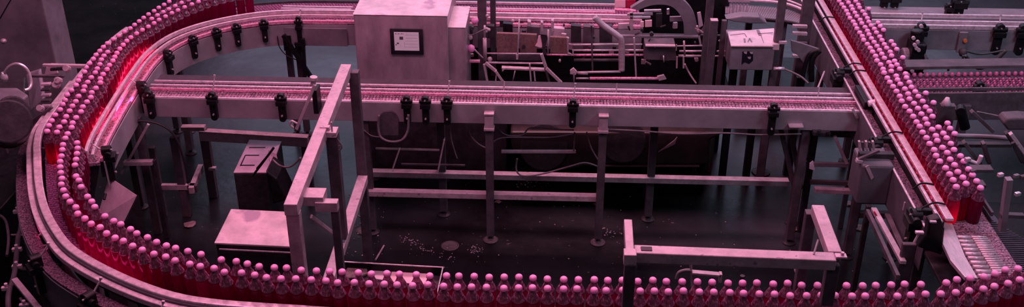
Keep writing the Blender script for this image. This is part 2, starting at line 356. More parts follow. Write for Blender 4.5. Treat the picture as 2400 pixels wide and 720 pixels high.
# hanging bracket under the top run, with V braces
b=MB(); pA=V(672,62,7.3); b.box((pA.x,7.28,.86),(.06,.03,.12)); 
b.beam(V(668,80,7.25),V(740,190,7.25),.03,.03); b.beam(V(706,90,7.25),V(712,190,7.25),.025,.025); b.beam(V(690,100,7.25),V(715,100,7.25),.02,.03)
obj('support_bracket',b,'black',loop,bev=.002)
b=MB(); b.tube([V(650,84,7.25),V(655,110,7.26),V(672,130,7.26),V(702,143,7.27)],.004); obj('cable',b,'rubber',loop,smooth=True)
# ------------------------------------------------------------------ main straight conveyor
YF=6.02
mc=thing('straight_conveyor','straight steel conveyor crossing the middle with two rows of guide rails','conveyor',(-.3,6.15,0))
x0=G(335,225,1).x; x1=G(2010,230,1).x
n=220
A=[Vector((x0+(x1-x0)*i/n,YF+.02,0)) for i in range(n+1)]; B=[Vector((x0+(x1-x0)*i/n,YF+.24,0)) for i in range(n+1)]
b=MB(); slats(b,A,B,.99); obj('chain_belt',b,'belt',mc)
def xb(name,ya,yb,za,zb,m,xa=None,xc=None,bev=.003):
    b=MB(); xa=x0 if xa is None else xa; xc=x1 if xc is None else xc
    b.box(((xa+xc)/2,(ya+yb)/2,(za+zb)/2),(xc-xa,abs(yb-ya),abs(zb-za))); return obj(name,b,m,mc,bev=bev)
xb('side_panel',YF-.005,YF,.865,1.0,'skirt')
xb('wear_strip',YF,YF+.018,.98,1.006,'rail')
xb('channel',YF+.12,YF+.155,.985,.996,'dark')
xb('guide_rail',YF+.10,YF+.112,1.0,1.02,'pinkrail')
xb('guide_rail',YF+.160,YF+.178,1.0,1.015,'rail')
xb('guide_rail',YF+.232,YF+.246,.995,1.012,'rail')
xb('back_cover',YF+.256,YF+.365,.982,.995,'darkcover')
xb('back_panel',YF+.36,YF+.365,.86,.982,'dframe')
xb('bed_plate',YF+.01,YF+.33,.88,.90,'dark')
for px in [345,493,655,951,995,1046,1344,1820]:
    p=V(px,208,YF-.03); r={493:.09,1046:.08,1344:.08}.get(px,0)
    clamp(mc,(p.x,YF-.022,1.045),.165 if px!=1820 else .19,.042,.035,0,rod=r)
for px in (1180,1444,1920):   # thin upright pins on rails
    p=V(px,205,YF+.2); b=MB(); b.cyl((p.x,p.y,.99),(p.x+.006,p.y+.02,1.06),.004); obj('pin',b,'steel',mc)
# legs with pink caps
def mleg(px,m='dframe'):
    p=V(px,400,YF-.03); b=MB(); b.post((p.x,p.y,.92),.04,.05,.045); o=obj('leg',b,'dframe',mc,bev=.004)
    c=MB(); c.box((p.x,p.y-.002,.905),(.056,.05,.10)); c.box((p.x,p.y-.006,.85),(.066,.058,.018)); c.box((p.x,p.y-.004,.955),(.064,.054,.012)); obj('leg_bracket',c,'frame',o,bev=.003)
    c=MB(); c.lathe((p.x,p.y,0),[(.048,0),(.05,.006),(.036,.016),(.014,.02),(.011,.05)],20); obj('foot',c,'disc',o)
    return p
pL=mleg(1148); pR=mleg(1409)
for px in (860,1880): 
    p=V(px,380,YF+.0); leg(mc,(p.x,YF+.03),.88,.05)
for px in (1035,1530,1880): 
    p=V(px,350,YF+.28); leg(mc,(p.x,YF+.28),.88,.05)
def hb(name,pa,pb,w,h,m,par,bev=.003):
    b=MB(); b.beam(pa,pb,w,h); return obj(name,b,m,par,bev=bev)
za=.355
hb('cross_rail',(V(862,448,YF).x,YF,za),(V(1405,460,YF).x,YF,za),.05,.04,'frame',mc)
hb('cross_rail',(V(868,408,YF+.24).x,YF+.26,za),(V(1850,425,YF+.24).x,YF+.26,za),.055,.04,'frame',mc)
hb('cross_rail',(V(1175,352,YF+.1).x,YF+.1,V(1175,352,YF+.1).z),(V(1350,352,YF+.1).x,YF+.1,V(1350,352,YF+.1).z),.02,.02,'frame',mc)
hb('cross_rail',V(880,346,YF+.1),V(1030,350,YF+.1),.015,.012,'frame',mc)
hb('cross_rail',V(940,383,YF+.15),V(1090,386,YF+.15),.015,.012,'dframe',mc)
hb('hanging_strap',V(935,348,YF+.06),V(920,392,YF+.06),.035,.01,'frame',mc)
hb('hanging_strap',V(1040,325,YF+.06),V(1024,405,YF+.06),.04,.01,'frame',mc)
hb('hanging_strap',V(1345,312,YF+.06),V(1343,352,YF+.06),.035,.01,'dframe',mc)
hb('brace',V(1835,300,YF+.1),V(1868,440,YF+.1),.05,.03,'dframe',mc)
hb('brace',V(1858,300,YF+.2),V(1882,440,YF+.2),.04,.03,'dframe',mc)
# inner dark motor plate under the skirt and its loop hose
b=MB(); p=V(888,262,YF-.02); q=V(935,322,YF-.02); c=((p+q)/2); 
pts=[V(a,d,YF-.02) for a,d in [(893,268),(900,262),(918,261),(927,267),(930,272),(934,280),(934,318),(890,318),(888,275)]]
b.poly(pts,(0,.012,0)); obj('hatch_cover',b,'dframe',mc,bev=.002)
b=MB(); b.tube([V(888,270,YF-.04),V(887,300,YF-.04),V(893,322,YF-.05),V(915,332,YF-.05),V(942,328,YF-.05),V(956,305,YF-.04),V(957,268,YF-.04)],.008); obj('hose',b,'greycable',mc,smooth=True)
# ------------------------------------------------------------------ right conveyor
rc=thing('right_conveyor','long conveyor of crowded bottles running away along the right side','conveyor',(2.1,5.5,0))
XR=2.005
def yb(name,xa,xc,za,zb,m,ya=4.05,yc=9.2,bev=.003,par=None):
    b=MB(); b.box(((xa+xc)/2,(ya+yc)/2,(za+zb)/2),(xc-xa,yc-ya,zb-za)); return obj(name,b,m,par or rc,bev=bev)
n=330
A=[Vector((XR,4.02+5.2*i/n,0)) for i in range(n+1)]; B=[Vector((XR+.24,4.02+5.2*i/n,0)) for i in range(n+1)]
b=MB(); slats(b,A,B,1.0,gap=.25); obj('chain_belt',b,'belt',rc)
yb('guide_rail',XR-.040,XR,1.085,1.10,'rail',4.62)
yb('guide_rail',XR-.068,XR-.052,1.065,1.085,'rail',4.62)
yb('rail_backing',XR-.05,XR-.042,.99,1.080,'dark',4.62)
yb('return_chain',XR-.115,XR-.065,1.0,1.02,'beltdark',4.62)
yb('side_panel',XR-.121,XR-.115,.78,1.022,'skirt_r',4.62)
yb('panel_edge',XR-.124,XR-.112,1.018,1.028,'rail',4.62)
yb('side_panel',XR+.245,XR+.25,.84,1.02,'dframe',4.75)
yb('guide_rail',XR+.235,XR+.25,1.04,1.065,'dframe',4.75)
yb('bed_plate',XR-.11,XR+.23,.88,.9,'dark',4.2)
# wide end plate beside the front lane
pl=[G(x,y,1.03) for x,y in [(2188,526),(2206,520),(2232,524),(2262,600),(2292,652),(2262,650),(2228,610)]]
b=MB(); b.poly(pl,(0,0,-.02)); obj('end_plate',b,'steel_y',rc,bev=.002)
b=MB(); 
for i in range(16):
    y=4.03+i*.037; b.cyl((XR+.012,y,1.012),(XR+.085,y,1.012),.0115,n=10)
obj('roller_strip',b,'rail',rc,smooth=True)
b=MB()
for i in range(30):
    y=4.03+i*.0195; b.cyl((XR+.095,y,1.01),(XR+.17,y+.004,1.01),.0065,n=8)
obj('roller_strip',b,'rail',rc,smooth=True)
# comb plate: fine ribs
q=[G(x,y,.985) for x,y in [(2284,452),(2400,585),(2440,640),(2345,652),(2286,545)]]
b=MB(); b.poly(q,(0,0,-.02))
obj('comb_plate',b,'comb',rc)
b=MB()
for i in range(44):
    t=i/43; a=G(2286,470+185*t,.99); 
    xl=XR+.2; y=4.05+.75*t
    xr=xl+.06+ (1-t)*.42
    yy=y; b.box(((xl+xr)/2,yy,.992),(xr-xl,.007,.012))
obj('comb_rib',b,'comb',rc)
for px,py in [(1990,185),(2090,350),(2183,520)]:
    p=G(px,py,1.0); clamp(rc,(XR-.14,p.y,1.05),.19,.07,.05,-math.pi/2,rod=0)
    b=MB(); b.box((XR-.10,p.y,1.06),(.09,.03,.03)); b.tube([(XR-.12,p.y,1.08),(XR-.06,p.y+.01,1.108),(XR-.005,p.y,1.107)],.005); obj('clamp_arm',b,'black',rc,smooth=False)
for px,py in [(2035,165),(2190,430),(1965,40)]:
    p=G(px,py,1.1); b=MB(); b.tube([(XR-.1,p.y,1.06),(XR-.06,p.y,1.098),(XR-.0,p.y-.02,1.105)],.005); obj('rail_tie',b,'black',rc,smooth=True)
for y in (4.75,5.9,7.2,8.6):
    leg(rc,(XR-.08,y),.88); leg(rc,(XR+.2,y),.88)
for z,y in ((.35,4.75),(.35,5.9)): hb('cross_rail',(XR-.08,y,z),(XR+.2,y,z),.04,.04,'dframe',rc)
b=MB(); b.box((XR-.123,4.98,.95),(.006,.012,.05)); obj('scratch_plate',b,'rail',rc)
for yy,zz_,rr_ in ((4.86,.95,.007),(4.83,.92,.009),(4.76,.89,.005)): b=MB(); b.cyl((XR-.118,yy,zz_),(XR-.127,yy,zz_),rr_); obj('bolt',b,'chrome',rc)
# ------------------------------------------------------------------ bottles
BZ=1.0
PB=[(.0285,0),(.0312,.004),(.0312,.126),(.0300,.136)]
PN=[(.0302,.133),(.0322,.1355),(.0318,.139),(.0285,.142),(.0280,.147),(.0235,.158),(.0180,.169),(.0142,.179),(.0128,.187),(.0128,.198)]
PC=[(.0152,.190),(.0166,.192),(.0168,.199),(.0152,.205),(.0110,.209),(.004,.2105)]
def body_mb(c=(0,0,0),n=20,s=1,mb=None):
    mb=mb or MB(); mb.lathe(c,[(r*s,z*s) for r,z in PB],n); return mb
def cap_prof(s=1): return [(r*s,z*s) for r,z in PC]
def me_of(o): return o.data
spots=[]   # (x,y,row,scale)
def row(name,pts,step,z=1.205,s=1.0,jit=.003,XY=False,shift=0):
    P=[Vector((p[0],p[1],0)) for p in pts] if XY else [Vector((*G(a,b,z)[:2],0)) for a,b in pts]
    P=spl(P,10); tot=sum((P[i+1]-P[i]).length for i in range(len(P)-1)); n=int((tot-shift)/step)
    R=resample(P,n=int(tot/.002)); out=[]
    for i in range(n+1):
        k=int((shift+i*step)/.002)
        if k<len(R): p=R[k]; out.append(p); spots.append((p.x+random.uniform(-jit,jit),p.y+random.uniform(-jit,jit),name,s,i))
    return out
front=[(-2.675,5.01),(-2.62,4.85),(-2.56,4.69),(-2.44,4.485),(-2.271,4.285),(-2.09,4.145),(-1.892,4.025),(-1.714,3.945),(-1.536,3.886),(-1.333,3.842),(-1.152,3.822),(-.9,3.806),(-.443,3.80),(.014,3.80),(.8,3.805),(1.32,3.81),(1.68,3.84),(1.905,3.90),(2.1,3.975),(2.35,4.06),(2.6,4.13)]
fo=row('near',front,.0655,XY=True,jit=.002)
# rear row: each bottle stands behind its neighbour of the near row, towards the inside of the loop
for i,(p,o_) in enumerate(zip(fo,offs(fo,.078))):
    spots.append((o_.x+random.uniform(-.003,.003),o_.y+random.uniform(-.003,.003),'rear',1.0,i))
A_=[(109,304),(147,241),(173,201),(203,155),(245,105),(303,65),(353,28),(400,0),(440,-22)]
C_=[(153,323),(186,260),(223,206),(260,144),(298,92),(352,57),(405,27),(480,-4),(540,-20),(600,-26)]
a=row('outer',A_,.0665)
c=row('inner',C_,.0665)
AP=[Vector((*G(x,y,1.205)[:2],0)) for x,y in A_]; CP=[Vector((*G(x,y,1.205)[:2],0)) for x,y in C_[:len(A_)]]
row('middle',[((p.x+q.x)/2,(p.y+q.y)/2) for p,q in zip(resample(spl(AP,8),n=9),resample(spl(CP,8),n=9))],.0665,XY=True,shift=.033)
for k,(nm,x) in enumerate([('left',2.043),('second',2.100),('third',2.157),('right',2.214)]):
    y=4.76+(k%2)*.033+(.0 if k<3 else .22); i=0
    while y<8.2:
        spots.append((x+random.uniform(-.004,.004)-(.012*(y<5.2)*(k==3)),y+random.uniform(-.003,.003),'r_'+nm,1.03,i)); y+=.0665; i+=1
# drop overlapping spots
keep=[]
for s in spots:
    if all((s[0]-k[0])**2+(s[1]-k[1])**2>.0590**2 for k in keep):
        px,py=pr((s[0],s[1],1.19)); py2=pr((s[0],s[1],1.0))[1]
        if -25<px<2425 and py<740 and py2>-8: keep.append(s)
spots=keep
def camd(s): return s[0]**2+s[1]**2+(H-1.2)**2
spots.sort(key=camd)
near_s,far_s=spots[:300],spots[300:]
# landmarks along the front run, measured by the cap's place in the frame
LM=[(0,'left'),(330,'at the bend'),(505,'below the dark chest'),(675,'at the angled gantry foot'),(805,'before the open tray'),(1042,'between the tray and grey post'),(1480,'under the grey low frame'),(1985,'between low frame and roller end'),(2240,'at the roller end')]
cnt={}
def seg(px): 
    r=LM[0][1]
    for a,b in LM:
        if px>=a: r=b
    return r
near_s.sort(key=lambda s:(s[2],s[4]))
first=None
W=dict(near='near',rear='rear')
for s in near_s:
    x,y,rw,sc,i=s
    px,py=pr((x,y,1.2))
    lean=random.random()
    if rw in W:
        if px<330 or y>4.12:
            k=('bend',rw); cnt[k]=cnt.get(k,0)+1; j=cnt[k]
            lab=f"pink-capped bottle on the left bend, {'outer' if rw=='near' else 'inner'} row, {ordn(j)} from the top"
            grp='bottles on the left bend'
        else:
            g=seg(px); k=(g,rw); cnt[k]=cnt.get(k,0)+1; j=cnt[k]
            lab=f"pink-capped bottle, {rw} row {g}, {ordn(j)} from left there"; grp='bottles on the front run'
    elif rw.startswith('r_'):
        k=rw; cnt[k]=cnt.get(k,0)+1
        lab=f"pink-capped bottle on right conveyor, {rw[2:]} row, {ordn(cnt[k])} from near end"; grp='bottles on the right conveyor'
        lab=lab.replace('left row','leftmost row').replace('second row','second row from left').replace('third row','third row from left').replace('right row','rightmost row')
    else:
        k=rw; cnt[k]=cnt.get(k,0)+1
        lab=f"pink-capped bottle on left conveyor, {rw} row, {ordn(cnt[k])} up from lower end"; grp='bottles on the upper left lane'
    if first is None:
        b=body_mb(); 
        o=obj('bottle',b,'drink',base=(0,0,0),smooth=True)
        nk=MB(); nk.lathe((0,0,0),PN,20); nko=obj('bottle_neck',nk,'neck',o,smooth=True)
        # the cap: a domed ribbed lid
        cm=MB(); cm.lathe((0,0,0),PC,20); cpo=obj('cap',cm,'cap',o,smooth=True)
        first=(o,nko,cpo); r,nn,cc=first
    else:
        r=first[0].copy(); C.objects.link(r); nn=first[1].copy(); cc=first[2].copy()
        for q in (nn,cc): C.objects.link(q); q.parent=r
    r.location=(x,y,BZ+.0005); r.rotation_euler=(random.uniform(-.035,.035),random.uniform(-.035,.035),random.uniform(0,6.28))
    r.scale=(sc,)*3
    tag(r,lab,'bottle',grp)
def flock(name,S,label,n=12):
    b=MB()
    for x,y,rw,sc,i in S:
        c=(x,y,BZ); b.mi=0; b.lathe(c,[(r*sc,z*sc) for r,z in PB],n); b.mi=1; b.lathe(c,[(r*sc,z*sc) for r,z in PN],n); b.mi=2; b.lathe(c,cap_prof(sc),n)
    o=obj(name,b,['drink','neck','cap'],smooth=True); tag(o,label,'bottles',kind='stuff'); return o
if far_s: flock('bottles',far_s,'farther pink-capped bottles crowded on the conveyors toward the top edge')
# ------------------------------------------------------------------ control cabinet
YC=6.72
cb=thing('control_cabinet','large brushed steel control cabinet with a small black-framed display','cabinet',(-.6,7.0,.5))
def pz(px,py,Y): return V(px,py,Y)
TL=V(828,35,YC); TR=V(1048,37,YC); zt=TL.z
BLx=V(836,187,YC).x; BRx=V(1048,187,YC).x; zb=.55
def slab(name,xa,xb_,ya,yb_,za,zb_,m,par,bev=.006):
    b=MB(); b.box(((xa+xb_)/2,(ya+yb_)/2,(za+zb_)/2),(abs(xb_-xa),abs(yb_-ya),abs(zb_-za))); return obj(name,b,m,par,bev=bev)
slab('cabinet_body',TL.x,TR.x,YC,YC+.62,zb,zt,'panel',cb,.008)
slab('cabinet_lid',TL.x-.004,TR.x+.004,YC-.004,YC+.62,zt,zt+.006,'lid',cb,.002)
s2=V(1049,65,YC+.05); s3=V(1090,65,YC+.05)
slab('side_cabinet',s2.x,s3.x,YC+.05,YC+.45,zb,s2.z,'panel',cb,.006)
slab('side_cabinet_lid',s2.x,s3.x+.004,YC+.046,YC+.45,s2.z,s2.z+.006,'lid',cb,.002)
fr=slab('display',V(914,67,YC).x,V(991,67,YC).x,YC-.014,YC,V(950,126,YC).z,V(950,67,YC).z,'screenblack',cb,.002)
sa,sb=V(923,75,YC-.015),V(983,119,YC-.015)
slab('screen',sa.x,sb.x,YC-.0165,YC-.013,sb.z,sa.z,'screen',fr,0)
b=MB()
def smark(x0_,y0_,x1_,y1_):
    a=V(x0_,y0_,YC-.0165); c=V(x1_,y1_,YC-.0165); b.box(((a.x+c.x)/2,YC-.0170,(a.z+c.z)/2),(abs(c.x-a.x),.0012,abs(a.z-c.z)))
smark(936,86,945,93)
for k in range(5): smark(950,82+k*7,979,82.6+k*7)
for k in range(6): smark(926+k*3.6,78+(k%2),928+k*3.6,80)
smark(930,100,935,103); smark(927,104,930,106); smark(948,98,949,112)
obj('screen_marks',b,'ink',fr)
for x in (TL.x+.06,TR.x-.06): leg(cb,(x,YC+.06),zb,.05); leg(cb,(x,YC+.5),zb,.05)
# ------------------------------------------------------------------ gantry frame in front of the straight conveyor
zg=1.43
gt=thing('gantry_frame','tall square-tube steel frame with a long pale beam running toward the camera','frame',(-1.2,5,0))
pa=G(811,150,zg); pb=G(682,474,zg)
pa.y=pa.y; hb('top_beam',pa,pb+(pb-pa).normalized()*.02,.062,.062,'frame',gt,.004)
def vpost(name,x,y,z1,z0,w,d,m,par):
    b=MB(); b.box((x,y,(z0+z1)/2),(w,d,z1-z0)); return obj(name,b,m,par,bev=.004)
vpost('post',pb.x,pb.y+.02,zg-.062,0,.062,.05,'frame',gt)
vpost('post',pa.x+.05,pa.y-.03,zg-.03,0,.055,.055,'dframe',gt)
lo0=Vector((pa.x+.06,pa.y-.06,.72)); yn=pb.y+.02; lo1=Vector((pa.x+.06+(pb.x-pa.x)*.05,yn,.72))
hb('lower_beam',lo0,lo1,.06,.05,'frame',gt,.004)
vpost('post',lo1.x,lo1.y,.67,0,.055,.055,'dframe',gt)
p=V(773,312,4.85); vpost('post',p.x+.01,4.86,zg-.03,.74,.062,.06,'dframe',gt)
c=MB(); c.box((p.x,4.84,zg-.03),(.085,.07,.03)); c.box((p.x-.02,4.84,zg-.005),(.05,.03,.02)); c.cyl((p.x+.02,4.82,zg-.02),(p.x+.02,4.82,zg+.04),.005); obj('clamp_plate',c,'frame',gt,bev=.002)
p2=G(722,460,1.38); hb('arm',(pb.x+.02,4.25,1.39),(pb.x+.12,4.25,1.39),.09,.05,'frame',gt)
q2=G(745,465,1.36); hb('arm',(pb.x+.08,4.22,1.365),(pb.x+.185,4.22,1.365),.045,.05,'frame',gt)
vpost('post',pb.x+.165,4.235,1.32,.80,.038,.035,'dframe',gt)
hb('foot_plate',(pb.x+.20,4.33,.80),(pb.x+.155,4.10,.78),.05,.012,'frame',gt)
hb('brace',(pb.x+.06,4.20,1.30),(pb.x+.12,4.45,1.02),.012,.02,'frame',gt)
b=MB(); b.tube([V(770,300,4.84),V(800,340,4.84),V(795,352,4.84),V(788,345,4.84),V(800,342,4.84)],.004); obj('cable',b,'greycable',gt,smooth=True)
# small guide arm with knob
ga=thing('guide_arm','pale tubular guide arm with a round knob on top, left of the gantry','guide arm',G(700,300,.9))
a0=V(692,300,5.85); a1=V(735,196,5.85)
hb('arm',a0,a1,.035,.02,'frame',ga)
b=MB(); b.cyl(V(734,200,5.86),V(735,186,5.86),.017,.017); b.cyl(V(735,187,5.86),V(735,180,5.86),.026,.024); obj('knob',b,'steel',ga,bev=.002)
b=MB(); b.tube([V(700,292,5.84),V(684,284,5.84),V(680,292,5.84),V(688,300,5.84)],.007); obj('hook',b,'steel',ga,smooth=True)
b=MB(); b.box(V(742,225,5.93)-Vector((0,0,.02)),(.03,.10,.16)); obj('mount',b,'black',ga)
# ------------------------------------------------------------------ low table frame left under the straight conveyor
lt=thing('support_table','low dark steel table frame under the left end of the straight conveyor','frame',(-1.9,6.4,0))
def H_(px0,py0,px1,py1,Y): 
    a=V(px0,py0,Y); c_=V(px1,py1,Y); return a,c_
a,c_=H_(468,304,722,319,6.45); hb('top_rail',a,c_,.055,.075,'frame',lt)
vpost('leg',a.x+.02,6.47,a.z,0,.06,.05,'dframe',lt)
fx=G(440,505,0); vpost('leg',fx.x,fx.y,.62,0,.055,.05,'dframe',lt)
vpost('leg',c_.x-.03,6.47,c_.z-.05,0,.055,.05,'dframe',lt)
a1=G(372,432,.26); b1=G(440,432,.26); hb('cross_rail',a1,b1,.03,.04,'frame',lt)
hb('cross_rail',G(447,440,.26),G(470,385,.26),.035,.05,'frame',lt)
hb('cross_rail',b1,(a.x+.02,b1.y,.26),.04,.05,'dframe',lt)
vpost('leg',a1.x,a1.y,.55,0,.04,.04,'dframe',lt)
hb('cross_rail',G(425,295,.62),G(480,295,.62),.05,.03,'frame',lt)
c=MB(); p=V(498,395,6.44); c.box(p,(.05,.03,.02)); obj('bolt',c,'steel',lt)
# left tripod arm + trusses
b=MB(); b.beam(V(345,290,5.9),V(282,405,5.9),.016,.016); obj('strut',b,'frame',mc)
hb('cross_rail',V(290,377,5.9),V(357,376,5.9),.04,.03,'frame',mc)
vpost('leg',V(356,378,5.9).x,5.92,V(356,378,5.9).z,0,.035,.035,'dark',mc)
vpost('leg',V(356,300,5.9).x-.12,5.98,.88,0,.05,.05,'dframe',mc)
# ------------------------------------------------------------------ chest + fin box
ch=thing('storage_chest','low dark metal chest with a large scuffed pale lid','chest',(-1.05,5.2,0))
zt=.62
P_=[G(505,568,zt),G(690,577,zt),G(690,498,zt),G(543,491,zt)]
b=MB(); b.poly([v+Vector((0,0,-.012)) for v in P_],(0,0,-(zt-.012))); obj('chest_body',b,'dark',ch,bev=.004)
cc_=sum(P_,Vector())/4
b=MB(); b.poly([cc_+(v-cc_)*1.03 for v in P_],(0,0,-.012)); obj('lid',b,'lid',ch,bev=.003)
d_=(P_[1]-P_[0]).normalized()
b=MB(); b.beam(P_[0]+Vector((.02,-.012,-.035)),P_[1]+Vector((0,-.012,-.035)),.008,.006); obj('edge_strip',b,'rail',ch)
m_=P_[0].lerp(P_[1],.5); b=MB(); b.box(m_+Vector((0,-.008,-.16)),(.045,.012,.03)); obj('latch',b,'dframe',ch,bev=.002)
b=MB(); b.box(m_+Vector((-.01,-.016,-.16)),(.006,.006,.012)); b.box(m_+Vector((.006,-.016,-.16)),(.006,.006,.012)); obj('latch_slot',b,'chrome',ch)
fb=thing('slotted_box','upright dark cabinet with slotted pale top behind the chest','cabinet',(-1.3,5.7,0))
zt=.62
P_=[G(547,404,zt),G(626,404,zt),G(660,331,zt),G(584,327,zt)]
b=MB(); b.poly([v+Vector((0,0,-.01)) for v in P_],(0,0,-(zt-.01))); obj('cabinet_body',b,'dark',fb,bev=.006)
b=MB(); b.poly(P_,(0,0,-.01)); obj('lid',b,'sheet',fb,bev=.003)
u_=P_[1]-P_[0]; w_=P_[3]-P_[0]
b=MB()
for t in (.20,.50,.74):
    a=P_[0]+u_*.12+w_*t; b.beam(a+Vector((0,0,.002)),a+u_*(.42 if t<.7 else .5)+Vector((0,0,.002)),.011,.004)
b.beam(P_[0]+u_*.12+w_*.18+Vector((0,0,.002)),P_[0]+u_*.12+w_*.50+Vector((0,0,.002)),.007,.004)
obj('slot',b,'black',fb)
b=MB(); b.beam(V(590,412,5.7),V(640,345,5.75),.010,.012); b.beam(V(600,395,5.7),V(636,352,5.75),.006,.008); obj('linkage',b,'black',fb)
b=MB(); b.poly([G(628,352,.66),G(656,338,.66),G(648,362,.66),G(662,420,.55),G(650,412,.55),G(630,372,.64)],(0,0,-.012)); obj('bent_bracket',b,'sheet',fb,bev=.002)
b=MB(); b.tube([V(640,375,5.7),V(655,388,5.6),V(675,392,5.5),V(690,385,5.4),V(704,370,5.3)],.006); obj('cable',b,'greycable',fb,smooth=True)
b=MB(); b.poly([V(622,400,5.62),V(648,420,5.62),V(672,470,5.62),V(640,480,5.62)],(0,.2,0)); obj('dark_housing',b,'black',fb,bev=.01)
# ------------------------------------------------------------------ tilted sheets at left
th=thing('sheet_chute','bare tilted sheet metal chute hanging inside the left bend','chute',(-1.95,5.1,.5))
q=[G(255,414,.86),G(321,458,.86),G(284,534,.66),G(226,515,.66)]
b=MB(); b.poly(q,(.0,.012,-.014)); obj('chute_plate',b,'sheet',th,bev=.002)
b=MB(); e=q[1]; e2=q[2]; b.poly([e,e2,Vector((e2.x,e2.y,.1)),Vector((e.x,e.y,.1))],(.01,0,0)); obj('side_skirt',b,'dark',th)
b=MB(); b.cyl(V(244,468,5.0)+Vector((0,-.0,.0)),V(244,468,5.0)+Vector((0,.03,.02)),.008); obj('bolt',b,'black',th)
b=MB(); b.poly([V(230,362,5.3),V(278,360,5.3),V(262,412,5.3),V(240,416,5.3)],(0,.01,0)); obj('hanger_plate',b,'gpanel',th)
tw=thing('folded_guard','narrow folded steel guard leaning inside the left bend','guard',(-2.3,4.9,.6))
q=[G(215,362,.98),G(233,372,.96),G(222,462,.70),G(184,458,.72)]
b=MB(); b.poly(q,(.0,.01,-.01)); obj('guard_plate',b,'gpanel',tw,bev=.002)
b=MB(); b.beam(q[0]+Vector((0,0,.01)),q[3]+Vector((0,0,.01)),.018,.012); obj('guard_edge',b,'rail',tw)
# ------------------------------------------------------------------ low right frame (U-shaped)
lf=thing('low_frame','grey U-shaped square-tube frame reaching over the front bottles at right','frame',(1.1,3.8,0))
zf=1.545
a=G(1486,583,zf); c_=G(1958,601,zf); hb('front_beam',a,c_,.060,.05,'frame',lf,.004)
d0=G(1958,590,zf+.003); d1=G(1917,480,zf+.003); hb('side_beam',d0,d1,.054,.048,'frame',lf,.004)
e1=G(1472,514,zf+.02); e0=G(1477,596,zf+.02)
hb('side_beam',e1,e0,.034,.045,'frame',lf,.003)
vpost('post',e0.x+.002,min(e0.y,3.575),zf-.02,0,.046,.04,'dframe',lf)
b=MB(); b.box((e0.x,e0.y+.01,zf-.0),(.05,.05,.05)); obj('corner_block',b,'frame',lf,bev=.003)
vpost('stub_post',d0.x-.005,d0.y-.01,zf-.045,1.30,.05,.045,'dframe',lf)
vpost('post',d1.x-.02,d1.y+.02,zf-.045,0,.045,.045,'dframe',lf)
b=MB(); b.cyl((d0.x-.09,d0.y-.02,zf),(d0.x-.07,d0.y+.02,zf+.045),.004); obj('wire_stub',b,'steel',lf)
b=MB(); b.box((d0.x+.015,d0.y-.03,zf+.002),(.045,.03,.01)); obj('corner_plate',b,'sheet',lf,bev=.002); b=MB(); b.cyl((d0.x+.02,d0.y-.03,zf),(d0.x+.02,d0.y-.03,zf+.02),.007); obj('bolt',b,'sheet',lf); b=MB(); b.box(a+Vector((.05,.0,.001)),(.045,.03,.004)); obj('dark_patch_plate',b,'dark',lf,bev=.002)
b=MB(); b.box(a+Vector((.04,-.01,-.075)),(.05,.03,.03)); obj('hanging_block',b,'dframe',lf,bev=.003)
b=MB(); 
p=G(1875,635,.95); b.poly([V(1872,622,4.25),V(1880,621,4.25),V(1884,640,4.25),V(1884,662,4.25),V(1872,662,4.25),V(1866,648,4.25)],(0,.06,0)); obj('hanging_plate',b,'sheet',lf,bev=.004)
# hose coupling beneath
hc=thing('hose_coupling','bent hose with a metal coupling bar lying behind the front bottles','hose',G(1640,670,.0))
b=MB(); b.tube([V(1585,655,4.3),V(1590,640,4.3),V(1605,634,4.3),V(1620,634,4.3)],.008); obj('hose',b,'greycable',hc,smooth=True)
b=MB(); b.beam(V(1622,636,4.3),V(1690,642,4.3),.03,.012); b.cyl(V(1619,618,4.3),V(1622,672,4.3),.006); b.box(V(1688,650,4.3),(.014,.03,.05)); obj('coupling_bar',b,'frame',hc,bev=.002)
b=MB(); b.cyl((hc.location.x,4.33,0),(hc.location.x,4.33,V(1640,640,4.33).z-.01),.012); obj('support_rod',b,'dark',hc)
# ------------------------------------------------------------------ open tray with paper, behind front bottles
tr=thing('open_tray','open wire-edged tray holding a pink sheet and scraps behind the front bottles','tray',G(920,650,.4))
zt=.45
q=[G(806,614,zt),G(1038,627,zt),G(1024,690,zt),G(795,690,zt)]
b=MB()
for i in range(4): b.cyl(q[i],q[(i+1)%4],.004,n=8)
obj('rim',b,'chrome',tr)
b=MB(); b.poly([v+Vector((0,0,-.06)) for v in q],(0,0,-.01)); obj('tray_floor',b,'dark',tr)
b=MB()
for i in range(4):
    a_,c_=q[i],q[(i+1)%4]; b.poly([a_,c_,c_+Vector((0,0,-.07)),a_+Vector((0,0,-.07))],(0,.003,0))
obj('tray_side',b,'black',tr)
b=MB()
for v in q: b.cyl((v.x,v.y,0),v,.012,n=8)
obj('leg',b,'dark',tr)
def sheet(name,pts,z,m,label,cat,t=.004):
    b=MB(); b.poly([G(x,y,z) for x,y in pts],(0,0,-t)); return tag(obj(name,b,m),label,cat)
sheet('paper_sheet',[(922,627),(1009,630),(1004,668),(912,660)],.40,'paper','plain pink paper sheet lying in the open tray','paper')
sheet('mesh_pad',[(871,624),(920,627),(912,658),(866,652)],.40,'sheet','grey granular pad left of the pink sheet in the tray','pad',.01)
sheet('crumpled_wrapper',[(820,619),(832,625),(858,622),(862,640),(840,650),(808,652),(806,640)],.41,'leaf','crumpled brownish wrapper at the left end of the tray','wrapper',.012)
